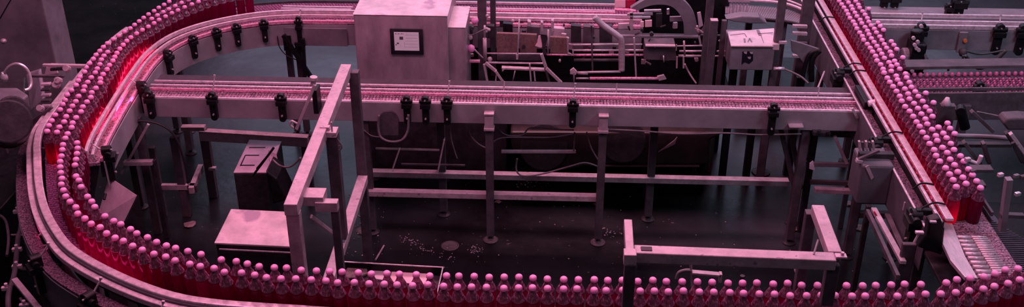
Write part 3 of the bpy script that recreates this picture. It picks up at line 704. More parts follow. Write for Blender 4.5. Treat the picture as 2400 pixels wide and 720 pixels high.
# ------------------------------------------------------------------ floor discs and scraps
def disc(px,py,w,name,label,m='disc',ring=False):
    p=G(px,py,0); dep=(p-Vector((0,0,H))).length; r=w/2/F*dep
    b=MB()
    if ring: b.lathe((p.x,p.y,.0005),[(r,0),(r,.003),(r*.9,.005),(r*.86,.002),(r*.3,.002),(r*.25,.004),(.002,.004)],28)
    else: b.lathe((p.x,p.y,.0005),[(r,0),(r,.004),(r*.8,.009),(r*.4,.012),(.002,.013)],24)
    o=obj(name,b,m); return tag(o,label,'floor disc')
disc(1055,577,42,'drain_cover','round drain cover set in the floor between the two long legs',ring=True)
disc(852,541,34,'floor_disc','small round plate on the floor right of the gantry')
def scrap(px,py,w,h,label,m='leaf',cat='scrap',name='scrap'):
    p=G(px,py,0); dep=(p-Vector((0,0,H))).length; k=dep/F; n=9; pts=[]
    for i in range(n):
        t=2*math.pi*i/n; rr=random.uniform(.7,1.05); pts.append(Vector((p.x+math.cos(t)*w*k/2*rr,p.y+math.sin(t)*h*k/1.1*rr,.001+random.uniform(0,.01))))
    b=MB(); b.poly(pts,(0,0,.003)); return tag(obj(name,b,m),label,cat)
scrap(445,528,34,18,'curled brown scrap on the floor left of the chest')
scrap(1859,539,30,12,'thin scrap on the floor under the right posts')
scrap(2012,535,34,16,'curled scrap on the floor beside the right diagonal braces')
scrap(1988,478,24,16,'small curled scrap on the floor left of the grey motor box')
scrap(1168,475,22,8,'pale flat scrap on the floor right of the first long leg')
scrap(1395,480,12,6,'tiny scrap on the floor left of the second long leg')
scrap(2108,655,24,10,'flat scrap on the floor below the grey motor box')
# chips and splashes on the floor: uncountable litter
b=MB(); R_=random.Random(5)
def chip(x,y,s):
    n=5; a0=R_.uniform(0,6); b.poly([Vector((x+math.cos(a0+k*1.256)*s*R_.uniform(.5,1),y+math.sin(a0+k*1.256)*s*R_.uniform(.5,1),.001)) for k in range(n)],(0,0,.003))
for k in range(70):
    t=R_.random()**1.3; px=940+70*t+R_.gauss(0,9)+(45*t*t); py=555+52*t+R_.gauss(0,5); p=G(px,py,0); chip(p.x,p.y,R_.uniform(.002,.007))
for k in range(40):
    p=G(1115+R_.gauss(0,9),587+R_.gauss(0,5),0); chip(p.x,p.y,R_.uniform(.002,.006))
for k in range(110):
    p=G(R_.uniform(780,2150),R_.uniform(455,640),0); chip(p.x,p.y,R_.choice([.002,.003,.004,.006]))
for k in range(60):
    p=G(R_.uniform(790,900),R_.uniform(490,610),0); chip(p.x,p.y,R_.choice([.003,.004,.008]))
for k in range(25):
    p=G(1425+R_.gauss(0,14),548+R_.gauss(0,6),0); chip(p.x,p.y,R_.choice([.003,.005,.009]))
for k in range(30):
    p=G(R_.uniform(1210,1300),R_.uniform(425,440),0); chip(p.x,p.y,R_.choice([.003,.006]))
tag(obj('floor_litter',b,'crumb'),'pale chips and crumbs scattered over the dark wet floor','litter',kind='stuff')
def cable(label,pts,r=.006,m='greycable',name='cable'):
    b=MB(); b.tube(pts,r); return tag(obj(name,b,m,smooth=True),label,'cable')
b=MB(); b.cyl(G(880,610,.006),G(900,576,.006),.006); tag(obj('loose_rod',b,'frame'),'thin loose rod lying on the floor above the tray','rod')
# cables under the straight conveyor
YU=YF+.05
cable('grey cable sagging from the conveyor to the first long leg',[V(1098,296,YU),V(1105,320,YU),V(1125,340,YU),V(1145,346,YU),V(1160,330,YU),V(1190,322,YU),V(1290,322,YU),V(1345,313,YU)],.005)
cable('wavy cable looping high between the two long legs',[V(1168,300,YU),V(1178,312,YU),V(1195,318,YU),V(1225,316,YU),V(1243,300,YU),V(1290,303,YU),V(1345,305,YU)],.005)
cable('black hose curving low between the two long legs',[V(1212,372,YU+.1),V(1210,398,YU+.1),V(1225,412,YU+.1),V(1270,408,YU+.1),V(1330,392,YU+.1),V(1370,382,YU+.1),V(1400,390,YU+.1)],.006,'greycable')
cable('long thin cable stretched under the conveyor to the right',[V(1415,303,YF-.01),V(1500,307,YF-.01),V(1600,314,YF-.01),V(1700,312,YF-.01),V(1780,316,YF-.01),V(1878,314,YF-.01)],.0055,'greycable')
cable('thin cable hanging in an arc right of the second clamp group',[V(1054,272,YU),V(1057,320,YU),V(1066,355,YU),V(1072,372,YU)],.004)
cable('dark cable curling behind the second long leg',[V(1375,310,YU),V(1385,345,YU),V(1400,372,YU),V(1408,380,YU)],.005)
cable('cable arc hanging under the conveyor at left',[V(848,300,YF),V(870,318,YF),V(900,322,YF)],.004)
cable('looped hoses drooping at the left end of the straight conveyor',[V(300,292,5.95),V(330,284,5.95),V(375,292,5.95),V(410,320,5.95),V(432,380,5.95),V(440,430,5.95)],.007,'rubber')
# ------------------------------------------------------------------ dark machinery and added shade boxes under the conveyor
tk=thing('tank','dark rounded tank standing behind the straight conveyor legs','tank',(.6,6.8,0))
b=MB(); n=24; yq=6.62
lo=[V(1190+ (1545-1190)*i/n, 388-0*i,yq) for i in range(n+1)]
pts=[V(1195,310,yq),V(1700,312,yq),V(1664,330,yq),V(1664,388,yq),V(1400,388,yq),V(1330,400,yq),V(1275,402,yq),V(1235,386,yq),V(1200,350,yq)]
b.poly(pts,(0,.7,0)); obj('tank_body',b,mat('tank_enamel',(.045,.035,.035),.4,.2,.4,5,.1),tk,bev=.02)
hb('tank_rim',V(1415,387,yq-.01),V(1640,388,yq-.01),.02,.01,'mesh',tk)
for px in (1300,1530,1650): vpost('leg',V(px,388,yq).x,yq+.1,.25,0,.05,.05,'black',tk)
b=MB(); b.cyl(V(1460,330,yq-.02),V(1460,330,yq+.02),.16,n=28); obj('flange',b,'dark',tk,bev=.01)
b=MB(); b.cyl(V(1275,345,yq-.02),V(1275,345,yq+.02),.17,n=28); obj('flange',b,'dark',tk,bev=.01)
b=MB(); b.poly([V(1543,357,yq-.03),V(1580,330,yq-.03),V(1587,322,yq-.03),V(1582,338,yq-.03)],(0,.01,0)); obj('blade',b,'frame',tk)
b=MB(); b.box(V(1506,344,yq-.03),(.03,.02,.015)); obj('knob',b,'pinkrail',tk)
mb_=thing('shade_base','black boxes standing in for shade under the filling machine behind the straight conveyor','machine',(.6,7.1,0))  # black boxes added where the floor lies in shade
slab('base',V(1065,190,6.9).x,V(1655,190,6.9).x,7.02,7.30,0,.62,'black',mb_,.01); slab('shade_panel',V(1072,190,7.3).x,V(1700,190,7.3).x,7.30,7.33,0,.97,'black',mb_,.01); slab('shade_panel',V(1445,90,7.95).x,V(1702,90,7.95).x,7.95,7.98,0.0,1.05,'black',mb_,.01)  # black panels stand in for the shade behind the machine
slab('base_panel',V(860,300,6.9).x,V(1190,300,6.9).x,6.75,6.95,.05,.56,'dark',mb_,.01)
dt_=slab('dark_floor_box',G(1690,150,.1).x,G(1905,150,.1).x,7.75,8.9,.0,.12,'black',None,.01); tag(dt_,'low black box added to darken the floor behind the pale-lidded box','tray')  # black box added to cover the bluish floor sheen
mb2=slab('lower_panel',V(1330,300,6.9).x,V(1640,300,6.9).x,6.935,6.95,.1,.5,'dark',mb_,.005)
# ------------------------------------------------------------------ filling machine in the middle background
fm=thing('filling_machine','cluttered filling machine of rods, rollers and posts behind the straight conveyor','machine',(.6,7.0,0))
def rod(name,x0,y0,x1,y1,Y,r=.008,m='steel',Y2=None,par=None):
    b=MB(); b.cyl(V(x0,y0,Y),V(x1,y1,Y2 or Y),r*.78,n=10); return obj(name,b,m,par or fm,smooth=True)
def bar(name,x0,y0,x1,y1,Y,w=.02,h=.02,m='frame',Y2=None,par=None):
    return hb(name,V(x0,y0,Y),V(x1,y1,Y2 or Y),w,h,m,par or fm,.002)
def plate(name,pts,Y,t=.012,m='sheet',par=None,bev=.002):
    b=MB(); b.poly([V(x,y,Y) for x,y in pts],(0,t,0)); return obj(name,b,m,par or fm,bev=bev)
def fpost(px,ytop,Y,w=.05,m='dframe',capm=None,z0=0):
    p=V(px,ytop,Y); vpost('post',p.x,Y,p.z,z0,w,w,m,fm)
    if capm: slab('post_cap',p.x-w/2,p.x+w/2,Y-w/2,Y+w/2,p.z,p.z+.004,capm,fm,.001)
fpost(1129,-30,7.15,.062); fpost(1155,-30,7.3,.04)
fpost(1674,47,6.75,.05,'dframe','frame'); fpost(1668,-30,6.95,.05)
fpost(1838,-30,6.85,.05,'dframe'); fpost(1698,47,7.0,.035)
slab('dark_column',V(1885,0,7.3).x,V(1912,0,7.3).x,7.3,7.36,.3,V(1900,-20,7.3).z,'dframe',fm)
# brown mesh panels
def meshp(x0,y0,x1,y1,Y):
    plate('mesh_panel',[(x0,y0),(x1,y0+2),(x1,y1),(x0,y1-2)],Y,.03,'mesh')
meshp(1164,78,1215,125,7.02); meshp(1219,80,1258,126,7.02); meshp(1289,87,1333,127,7.02)
plate('lower_panel',[(1164,128),(1270,128),(1272,143),(1164,142)],7.02,.02,'dframe')
rod('rod',1217,45,1213,138,6.98,.007); plate('rod_tip',[(1209,128),(1215,128),(1214,140),(1210,140)],6.96,.01,'steel')
rod('rod',1285,70,1284,125,6.98,.009,'frame')
plate('torn_label',[(1262,84),(1277,83),(1276,110),(1266,112),(1254,108),(1259,100)],6.97,.006,'paper')
plate('dark_bracket',[(1266,80),(1282,82),(1283,90),(1278,112),(1282,130),(1272,128),(1270,100)],6.965,.004,'dark')
rod('rod',1136,90,1137,142,6.98,.017,'frame'); rod('rod',1136,88,1136,60,6.98,.01,'steel')
rod('rod',1137,125,1268,126,6.98,.007,'rail'); rod('rod',1280,128,1345,129,6.98,.008,'pinkrail')
bar('rail',1100,141,1125,141,6.95,.03,.015,'pinkrail'); bar('rail',1140,145,1275,147,6.96,.015,.01,'rail')
bar('rail',1176,156,1281,161,6.9,.035,.015,'rail'); bar('bracket',1243,149,1246,190,6.88,.02,.01,'frame'); bar('bracket',1253,162,1256,190,6.88,.01,.01,'frame'); bar('bracket',1180,160,1176,166,6.88,.01,.01,'frame')
bar('strut',1140,145,1165,165,6.9,.02,.02,'frame'); bar('strut',1163,165,1182,192,6.88,.02,.015,'frame'); bar('strut',1137,150,1145,192,6.9,.018,.015,'frame')
bar('strut',1163,168,1160,190,6.89,.008,.01,'frame'); rod('rod',1207,166,1202,190,6.88,.005,'frame')
bar('strut',1272,125,1283,158,6.9,.028,.02,'frame'); bar('strut',1283,158,1318,192,6.86,.022,.02,'frame'); bar('strut',1280,158,1290,192,6.88,.018,.015,'dframe')
# dark block of valves behind
for k,(x,y,w,h,m) in enumerate([(1250,62,30,30,'dframe'),(1310,66,26,34,'sheet'),(1350,60,24,40,'dark'),(1380,62,26,60,'dframe'),(1240,50,8,26,'frame'),(1270,52,6,22,'frame'),(1295,48,6,26,'frame'),(1190,55,22,26,'black'),(1420,60,30,40,'dark'),(1100,60,14,60,'dark'),(1150,60,16,30,'dark')]):
    plate('valve_block',[(x-w/2,y),(x+w/2,y+2),(x+w/2,y+h),(x-w/2,y+h)],7.12+.01*(k%3),.05,m)
R2=random.Random(3)
for k in range(60):   # small fittings: nuts, studs, couplings
    x=R2.uniform(1080,1700); y=R2.uniform(55,150); Y=7.0+R2.uniform(0,.25); p=V(x,y,Y)
    b=MB(); 
    r=R2.uniform(.006,.016)
    if k%3==0: b.cyl(p,p+Vector((0,-.03,.0)),r,n=6)
    elif k%3==1: b.box(p,(r*2.2,.02,r*R2.uniform(1,3.5)),R2.uniform(-.5,.5))
    else: b.cyl(p,p+Vector((R2.uniform(-.04,.04),0,R2.uniform(-.05,.0))),r*.6,n=8)
    obj('fitting',b,R2.choice(['frame','dframe','dark','steel','dark','dark']),fm)
# rods right of the panels
for x0_,y0_,x1_,y1_,m,r in [(1335,105,1455,104,'rail',.009),(1341,118,1452,118,'rail',.008),(1341,129,1452,129,'pinkrail',.011),(1345,141,1452,141,'dframe',.014),(1465,105,1505,104,'steel',.007),(1465,118,1508,118,'rail',.01),(1465,129,1508,129,'pinkrail',.01),(1585,108,1665,107,'steel',.007),(1592,120,1655,120,'rail',.009),(1590,131,1650,132,'frame',.012),(1610,133,1706,131,'rail',.008),(1680,120,1706,120,'rail',.008)]:
    rod('rod',x0_,y0_,x1_,y1_,7.0,r,m)
plate('end_bracket',[(1328,88),(1334,90),(1332,124),(1340,128),(1330,128)],6.97,.02,'frame')
bar('bracket',1342,116,1341,130,6.98,.01,.01,'frame')
bar('upright',1388,60,1391,172,6.98,.012,.012,'dframe'); bar('upright',1488,88,1493,185,6.98,.016,.012,'frame')
b=MB(); b.tube([V(1393,40,6.93),V(1412,58,6.93),V(1448,84,6.93),V(1456,96,6.93),V(1457,130,6.93),V(1457,166,6.93)],.022,10); obj('bent_pipe',b,'steel',fm,smooth=True)
rod('rod',1455,168,1350,170,6.92,.011,'steel'); rod('rod',1354,171,1378,172,6.9,.016,'frame')
rod('rod',1350,184,1380,184,6.85,.009,'frame'); rod('rod',1382,184,1543,184,6.85,.014,'pinkrail'); rod('rod',1345,170,1346,215,6.4,.007,'dframe')
plate('bracket',[(1336,166),(1344,160),(1352,168),(1350,176),(1336,174)],6.85,.02,'sheet')
plate('red_knob',[(1540,180),(1556,176),(1562,186),(1544,190)],6.85,.02,'frame')
# grey box with pale lid
plate('small_box',[(1511,102),(1582,102),(1586,142),(1509,140)],6.98,.10,'dframe')
bar('small_box_lid',1512,101,1582,102,6.99,.09,.01,'frame')
plate('box_mark',[(1533,104),(1538,106),(1536,112),(1533,111)],6.975,.004,'steel')
rod('rod',1555,130,1556,146,6.96,.006,'chrome')
bar('bracket',1587,104,1586,119,6.97,.008,.008,'frame'); rod('rod',1603,96,1605,130,6.96,.009,'frame')
bar('bracket',1589,132,1588,160,6.97,.008,.012,'frame'); bar('bracket',1604,132,1604,160,6.97,.012,.012,'frame')
plate('coupling',[(1648,118),(1656,116),(1657,138),(1650,140)],6.97,.03,'frame')
b=MB(); b.tube([V(1605,150,6.9),V(1612,165,6.9),V(1622,182,6.88),V(1632,196,6.86)],.006); obj('cable',b,'frame',fm,smooth=True)
b=MB(); b.tube([V(1080,75,6.96),V(1105,82,6.96),V(1128,72,6.96),V(1142,68,6.96)],.005); obj('cable',b,'greycable',fm,smooth=True)
for x,y,r in [(1104,114,.028),(1102,88,.018),(1113,48,.026),(1146,70,.012),(1112,45,.02),(1148,139,.018),(1142,37,.012),(1202,49,.012)]:
    b=MB(); p=V(x,y,6.98); b.lathe(p,[(r*.3,-r),(r*.85,-r*.6),(r,0),(r*.85,r*.6),(r*.3,r)],12); obj('round_cap',b,'cap' if r>.02 else 'frame',fm,smooth=True)
b=MB(); b.tube([V(1112,116,6.98),V(1128,132,6.98),V(1138,140,6.98)],.006); obj('cable',b,'frame',fm,smooth=True)
# dark arch guard
b=MB(); P_=[]; Q_=[]
outer=[(1478,20),(1500,6),(1525,-6),(1555,-12),(1590,-6),(1615,14),(1630,42),(1636,82)]
inner=[(1496,24),(1512,17),(1530,12),(1555,11),(1575,16),(1592,32),(1602,55),(1604,82)]
o_=spl([V(x,y,7.25) for x,y in outer],5); i_=spl([V(x,y,7.25) for x,y in inner],5)
b=MB()
for k in range(len(o_)-1):
    d=Vector((0,.05,0)); b.hexa([o_[k],o_[k+1],i_[k+1],i_[k],o_[k]+d,o_[k+1]+d,i_[k+1]+d,i_[k]+d])
obj('arch_guard',b,'gpanel',fm)
bar('rail',1455,82,1640,84,7.2,.03,.015,'gpanel')
for x,y,w,h,m in [(1462,62,26,12,'sheet'),(1505,58,8,12,'paper'),(1520,56,16,14,'paper'),(1480,50,8,40,'frame'),(1530,26,40,4,'rail'),(1500,34,60,4,'frame'),(1500,42,50,3,'rail'),(1545,48,14,30,'dark'),(1566,28,6,12,'chrome'),(1585,45,30,10,'gpanel')]:
    plate('fixture',[(x-w/2,y-h/2),(x+w/2,y-h/2-1),(x+w/2,y+h/2),(x-w/2,y+h/2+1)],7.3,.02,m)
plate('pink_plate',[(1441,0),(1466,0),(1466,18),(1440,18)],7.75,.02,'paper'); plate('red_plate',[(1467,0),(1490,0),(1492,18),(1467,19)],7.75,.02,'red')
bar('rail',1440,20,1490,23,7.7,.04,.012,'pinkrail')
bar('strut',1636,60,1645,108,7.1,.02,.014,'frame'); plate('bracket',[(1634,30),(1642,28),(1648,60),(1638,66)],7.3,.01,'sheet')
# black curve next to post
b=MB(); b.tube([V(1636,80,7.05),V(1650,68,7.05),V(1660,40,7.05),V(1666,10,7.05)],.014); obj('hose',b,'dframe',fm,smooth=True)
# ------------------------------------------------------------------ top conveyor rails (rear pink stretch) are parts of the loop conveyor
def xr(x0p,x1p,Y,z0,z1,d,m,par=loop,name='guide_rail'):
    xa=G(x0p,20,1).x; xc=G(x1p,20,1).x; b=MB(); b.box(((xa+xc)/2,Y,(z0+z1)/2),(xc-xa,d,z1-z0)); obj(name,b,m,par,bev=.002)
for Y,z,m in [(7.50,1.03,'pinkrail'),(7.56,1.04,'pinkrail'),(7.62,1.03,'rail'),(7.70,1.05,'rail'),(7.44,1.03,'pinkrail'),(7.78,1.08,'pinkrail')]:
    xr(1062,1440,Y,z-.02,z,.016,m)
for Y,z,m in [(7.46,1.03,'rail'),(7.54,1.035,'rail'),(7.60,1.03,'rail')]: xr(665,830,Y,z-.02,z,.014,m)
xr(1175,1440,7.385,.965,.985,.01,'pinkrail'); xr(1175,1380,7.34,.93,.945,.02,'rail')
xr(655,832,7.35,.985,1.0,.07,'pinkrail',name='wear_strip')
xr(670,832,7.28,.84,.98,.008,'gpanel',name='side_panel')
for px in (1222,1340): p=V(px,35,7.3); clamp(loop,(p.x,7.33,1.02),.13,.04,.03)
# dark striped curving belt to the right of the arch
cbv=thing('curved_belt','short dark striped belt with pale rails behind the pale-lidded box','conveyor',(1.75,7.7,.6))
P1=[G(x,y,.95) for x,y in [(1700,22),(1780,22),(1840,34),(1895,62)]]; P2=[G(x,y,.95) for x,y in [(1705,34),(1770,50),(1820,56),(1880,62)]]
P1=[G(x,y,.95) for x,y in [(1700,8),(1760,12),(1840,20),(1905,46)]]; P2=[G(x,y,.95) for x,y in [(1700,36),(1760,44),(1840,52),(1885,62)]]
c1=resample(spl(P1,8),n=40); c2=resample(spl(P2,8),n=40)
b=MB(); slats(b,c1,c2,.95,gap=.12); obj('striped_belt',b,'gpanel',cbv)
b=MB(); b.tube([v+Vector((0,0,.04)) for v in P1],.012); b.tube([v+Vector((0,.06,.05)) for v in P1],.009); obj('guide_rail',b,'rail',cbv,smooth=True)
b=MB(); b.tube([v+Vector((0,-.01,.01)) for v in P2],.012); obj('guide_rail',b,'dark',cbv,smooth=True)
vpost('leg',P1[1].x,P1[1].y,.94,0,.05,.05,'dframe',cbv); vpost('leg',P2[2].x,P2[2].y+.05,.94,0,.05,.05,'dframe',cbv)
b=MB()
for k in range(6): p=V(1712+k*8,6,7.75); b.box((p.x,7.75,p.z-.05),(.012,.01,.12))
b.box((V(1732,4,7.75).x,7.75,V(1732,4,7.75).z+.01),(.16,.03,.02)); obj('comb_guard',b,'sheet',cbv)
b=MB(); b.poly([V(x,y,7.35) for x,y in [(1700,45),(1740,38),(1780,40),(1800,56),(1760,56),(1720,52)]],(0,.1,0)); obj('curved_cover',b,'gpanel',cbv,bev=.01)
# pale-lidded box
YB=6.78
kb=thing('junction_box','grey box with a bright pale lid and cut-out window right of the dark post','box',(1.35,7,.6))
a=V(1714,108,YB); c_=V(1817,108,YB); lo_=V(1716,164,YB)
slab('box_body',a.x,c_.x,YB,YB+.30,lo_.z,a.z,'gpanel',kb,.006)
zz=a.z
b=MB(); b.poly([G(1713,107,zz+.01),G(1812,108,zz+.01),G(1828,102,zz+.012),G(1814,66,zz+.01),G(1705,74,zz+.01)],(0,0,-.01)); obj('lid',b,'lid',kb,bev=.002)
b=MB(); b.poly([V(1811,105,YB-.004),V(1827,104,YB-.004),V(1826,117,YB-.004),V(1811,117,YB-.004)],(0,.006,0)); obj('folded_tab',b,'lid',kb)
b=MB(); b.poly([V(x,y,YB-.002) for x,y in [(1740,121),(1765,120),(1765,142),(1756,150),(1745,146),(1738,152)]],(0,.004,0)); w_o=obj('window',b,'screenblack',kb)
b=MB(); 
for x,y in [(1747,122),(1761,122),(1756,134)]: b.poly([V(x-4,y,YB-.006),V(x+4,y-1,YB-.006),V(x+3,y+5,YB-.006),V(x-2,y+4,YB-.006)],(0,.003,0))
obj('window_glint',b,'chrome',w_o)
b=MB()
for x0_,y0_,x1_,y1_,w in [(1745,90,1746,99,.012),(1753,98,1757,90,.007),(1757,90,1762,98,.01),(1776,79,1812,76,.008),(1776,70,1782,83,.02),(1712,82,1745,78,.004),(1745,78,1750,86,.004),(1784,84,1790,100,.004),(1812,98,1826,102,.003)]:
    b=MB(); b.beam(G(x0_,y0_,zz+.0125),G(x1_,y1_,zz+.0125),w,.003); obj('lid_mark',b,'gpanel',kb)
rod('rod',1813,161,1838,161,6.75,.016,'chrome',par=kb)
b=MB(); b.tube([V(1838,162,6.75),V(1862,172,6.72),V(1880,182,6.70),V(1895,196,6.66)],.007); obj('cable',b,'greycable',kb,smooth=True)
vpost('leg',a.x+.06,YB+.15,lo_.z,0,.05,.05,'black',kb); vpost('leg',c_.x-.06,YB+.15,lo_.z,0,.05,.05,'black',kb)
plate('side_rail',[(1826,98),(1845,98),(1845,104),(1826,104)],6.8,.02,'frame',par=kb)
for y0_ in (58,75,98,128): bar('cross_rail',1858,y0_,1892,y0_+1,7.2,.03,.02,'frame' if y0_!=98 else 'dframe',par=cbv)
# draped dark chute
dc=thing('curved_chute','dark curved sheet chute under the posts left of the right conveyor','chute',(1.9,6.9,.4))
b=MB(); b.poly([V(x,y,6.9) for x,y in [(1854,95),(1880,102),(1922,116),(1905,120),(1893,132),(1884,150),(1870,130),(1856,122)]],(0,.02,.0)); obj('chute_sheet',b,'gpanel',dc,bev=.003)
b=MB(); b.tube([V(1922,118,6.88),V(1900,126,6.88),V(1888,150,6.88),V(1880,190,6.88)],.016); b.tube([V(1922,118,6.88),V(1904,140,6.88),V(1902,190,6.88)],.02); obj('chute_edge',b,'black',dc,smooth=True)
b=MB(); b.cyl(V(1932,168,6.75),V(1912,218,6.45),.006); obj('strut',b,'frame',dc)
vpost('leg',V(1885,140,6.95).x,6.98,.8,0,.06,.05,'black',dc)
# ------------------------------------------------------------------ big cabinet at far left
lc=thing('large_cabinet','tall purple-grey sheet metal cabinet at the top left corner','cabinet',(-3.6,6.8,0))
# front face plane facing right/forward: right vertical edge seen at x~150..165
b=MB(); e0=G(132,150,.62); yb0=e0.y
pt=[Vector((-5.2,yb0-.25,0)),Vector((e0.x,yb0,0)),Vector((e0.x-.02,yb0+.35,0)),Vector((-5.2,yb0+.35,0))]
b.poly(pt,(0,0,2.1)); lcb=obj('cabinet_body',b,'gpanel',lc,bev=.01)
dd=(pt[1]-pt[0]).normalized(); nn_=Vector((dd.y,-dd.x,0))
b=MB(); y_=lambda t,z:pt[0].lerp(pt[1],t)+nn_*.004+Vector((0,0,z))
b.beam(y_(.62,.75),y_(1.0,1.45),.006,.006); b.beam(y_(.62,.55),y_(.62,2.0),.006,.006); obj('seam',b,'black',lcb)
hb('support_rail',V(118,150,6.0),V(200,152,6.05),.03,.02,'frame',lc); 
b=MB(); p=V(8,96,yb0-.2); b.lathe(p,[(.01,-.02),(.02,-.01),(.024,0),(.018,.012),(.005,.018)],12); obj('latch',b,'steel',lcb,smooth=True)
# machine at left with hose
lm=thing('left_machine','dark machine with sloped top and curved pale hose beside the left lane','machine',(-3.5,5.4,0))
zl=1.0
q=[G(-60,222,zl),G(40,222,zl),G(60,200,zl),G(60,168,zl),G(-60,180,zl)]
b=MB(); b.poly([G(-80,250,zl),G(36,250,zl),G(66,222,zl),G(40,205,zl),G(-80,205,zl)],(0,0,-.10)); obj('top_housing',b,'gpanel',lm,bev=.01)
b=MB(); b.poly([G(36,250,zl-.1),G(58,226,zl-.1),G(60,180,zl-.1),G(-80,205,zl-.1),G(-80,250,zl-.1)],(0,0,-.9)); obj('base',b,'dark',lm,bev=.01)
b=MB(); b.poly([V(60,175,5.9),V(92,165,5.9),V(102,235,5.75),V(70,262,5.75)],(0,.04,0)); obj('side_shield',b,'gpanel',lm,bev=.01)
b=MB(); b.tube([V(8,176,5.8),V(20,158,5.8),V(38,150,5.8),V(56,156,5.8),V(68,172,5.8),V(73,195,5.78),V(68,208,5.75),V(57,212,5.72)],.010); ho=obj('hose',b,'chrome',lm,smooth=True)
b=MB(); b.lathe(V(9,180,5.8),[(.012,-.03),(.022,-.02),(.024,0),(.014,.02),(.01,.03)],10); obj('hose_fitting',b,'chrome',ho,smooth=True)
b=MB(); b.cyl(V(30,275,5.3),V(30,262,5.1),.09,n=24); b.cyl(V(20,300,5.3),V(20,285,5.0),.12,n=24); obj('motor_drum',b,'dark',lm,bev=.01)
for k in range(6): 
    bar('fin',97,195+k*13,118,194+k*13,5.7,.03,.012,'dframe' if k%2 else 'sheet',par=lm)
for (x,y,x1_,y1_,m) in [(100,150,198,152,'frame'),(75,175,150,176,'dframe'),(118,160,150,158,'dark'),(60,290,120,250,'dframe'),(50,305,110,262,'dframe'),(55,320,100,300,'dframe'),(80,345,110,347,'sheet'),(0,300,20,360,'dframe'),(10,240,30,260,'frame')]:
    bar('linkage',x,y,x1_,y1_,5.6,.02,.015,m,par=lm)
plate('bright_plate',[(108,158),(128,154),(136,172),(104,176)],5.75,.01,'sheet',par=lm)
for x,y in [(140,190),(135,200),(22,262),(62,268),(66,295),(25,330),(98,255),(160,162)]:
    p=V(x,y,5.5); b=MB(); b.cyl(p,p+Vector((0,-.03,.02)),.02,n=10); obj('fitting',b,'sheet' if x%2 else 'frame',lm,bev=.003)
slab('lower_body',-3.7,-3.12,5.0,5.8,0,.78,'black',lm,.01)
# scraps of machinery left of the bend
ll=thing('lower_left_machine','dark posts, hoses and brackets at the bottom left corner outside the bend','machine',(-3.0,4.0,0))
def p3(x,y,z): return G(x,y,z)
b=MB(); p=G(92,590,.92); b.post((p.x,p.y,.92),0,.075,.075); obj('post',b,'dframe',ll,bev=.012)
slab('post_cap',p.x-.035,p.x+.035,p.y-.03,p.y+.03,.92,.926,'sheet',ll,.002)
b=MB(); p=G(130,640,.8); b.post((p.x,p.y,.85),0,.04); obj('post',b,'dark',ll,bev=.006)
hb('pale_bar',G(33,652,.8),G(110,745,.8),.03,.02,'frame',ll)
for pts,r in [([(40,480),(50,500),(48,540),(42,560),(34,640),(20,690),(20,730)],.014),([(0,505),(14,520),(20,560),(16,600)],.008),([(75,520),(100,600),(120,650),(125,720)],.012),([(0,470),(20,440),(45,430)],.006),([(70,560),(52,552),(26,551)],.006),([(150,600),(165,640),(190,670),(215,690)],.02),([(48,700),(60,715),(80,720)],.008)]:
    b=MB(); b.tube([G(x,y,.75) for x,y in pts],r); obj('hose',b,'dframe' if r>.007 else 'greycable',ll,smooth=True)
b=MB(); b.tube([G(95,550,.9),G(78,560,.9),G(78,570,.9),G(100,576,.88),G(112,575,.88)],.006); obj('wire_hook',b,'chrome',ll,smooth=True)
for x,y in [(42,496),(48,430),(58,432),(60,490),(40,585),(16,676),(40,625),(110,622),(58,716)]:
    p=G(x,y,.75); b=MB(); b.box(p,(.05,.02,.02),.2); b.cyl(p,p+Vector((0,0,.03)),.009); obj('fitting',b,'sheet',ll,bev=.002)
hb('cross_rail',G(40,628,.7),G(120,632,.7),.03,.02,'dark',ll)
slab('base_block',-3.6,-2.75,3.2,3.9,0,.5,'black',ll,.02)
# pale foot plate under the front rail clamp
sheet('access_plate',[(172,690),(205,682),(255,700),(300,725),(190,735)],.62,'dframe','flat access plate below the outer side panel at bottom left','plate',.02)
b=MB(); p=G(230,710,.3); b.post((p.x,p.y,.60),0,.25,.2); tag(obj('plinth',b,'black',bev=.01),'dark plinth beneath the access plate at bottom left','plinth')
# ------------------------------------------------------------------ grey motor box and braces left of the right conveyor
mbx=thing('motor_box','rounded grey motor box with a pink sticker beside the right conveyor','motor',(1.75,5.4,.4))
Ym=5.25
a=V(2022,388,Ym); c_=V(2098,388,Ym); lo_=V(2060,482,Ym)
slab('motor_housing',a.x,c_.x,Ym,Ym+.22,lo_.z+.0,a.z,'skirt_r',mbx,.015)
b=MB(); b.poly([V(x,y,Ym-.004) for x,y in [(2028,392),(2036,388),(2048,416),(2042,422)]],(0,.005,0)); obj('sticker',b,'frame',mbx)
bar('top_link',2010,372,2060,350,5.3,.02,.015,'dframe',par=mbx)
hb('mount_bar',(a.x,Ym+.1,a.z+.03),(XR-.1,Ym+.1,a.z+.03),.04,.04,'dark',mbx)
for k in range(5): bar('spring',2016+k*8,330+k%2*2,2018+k*8,352,5.35,.02,.012,'dframe' if k%2 else 'frame',par=mbx)
bar('link',2022,375,2008,372,5.3,.03,.02,'frame',par=mbx)
br=thing('diagonal_brace_frame','splayed dark braces on the floor beneath the grey motor box','frame',(1.8,4.8,0))
hb('brace',V(2048,486,5.1),V(2118,612,4.5),.03,.02,'frame',br); hb('brace',V(2034,490,5.1),V(2106,645,4.35),.02,.03,'dframe',br); hb('brace',V(2080,500,5.1),V(2125,600,4.6),.03,.02,'dframe',br)
p=V(2130,580,4.55); b=MB(); b.box((p.x,4.55,p.z-.15),(.07,.03,.35)); obj('end_bracket',b,'dframe',br,bev=.006)
rod('wire',2049,496,2062,520,5.0,.006,'red',par=br); rod('wire',2060,518,2076,535,4.95,.008,'red',par=br)
b=MB(); p=V(2155,545,4.5); b.box(p,(.04,.02,.012)); b.cyl(p,p+Vector((-.015,0,-.06)),.006); obj('latch',b,'sheet',br,bev=.002)
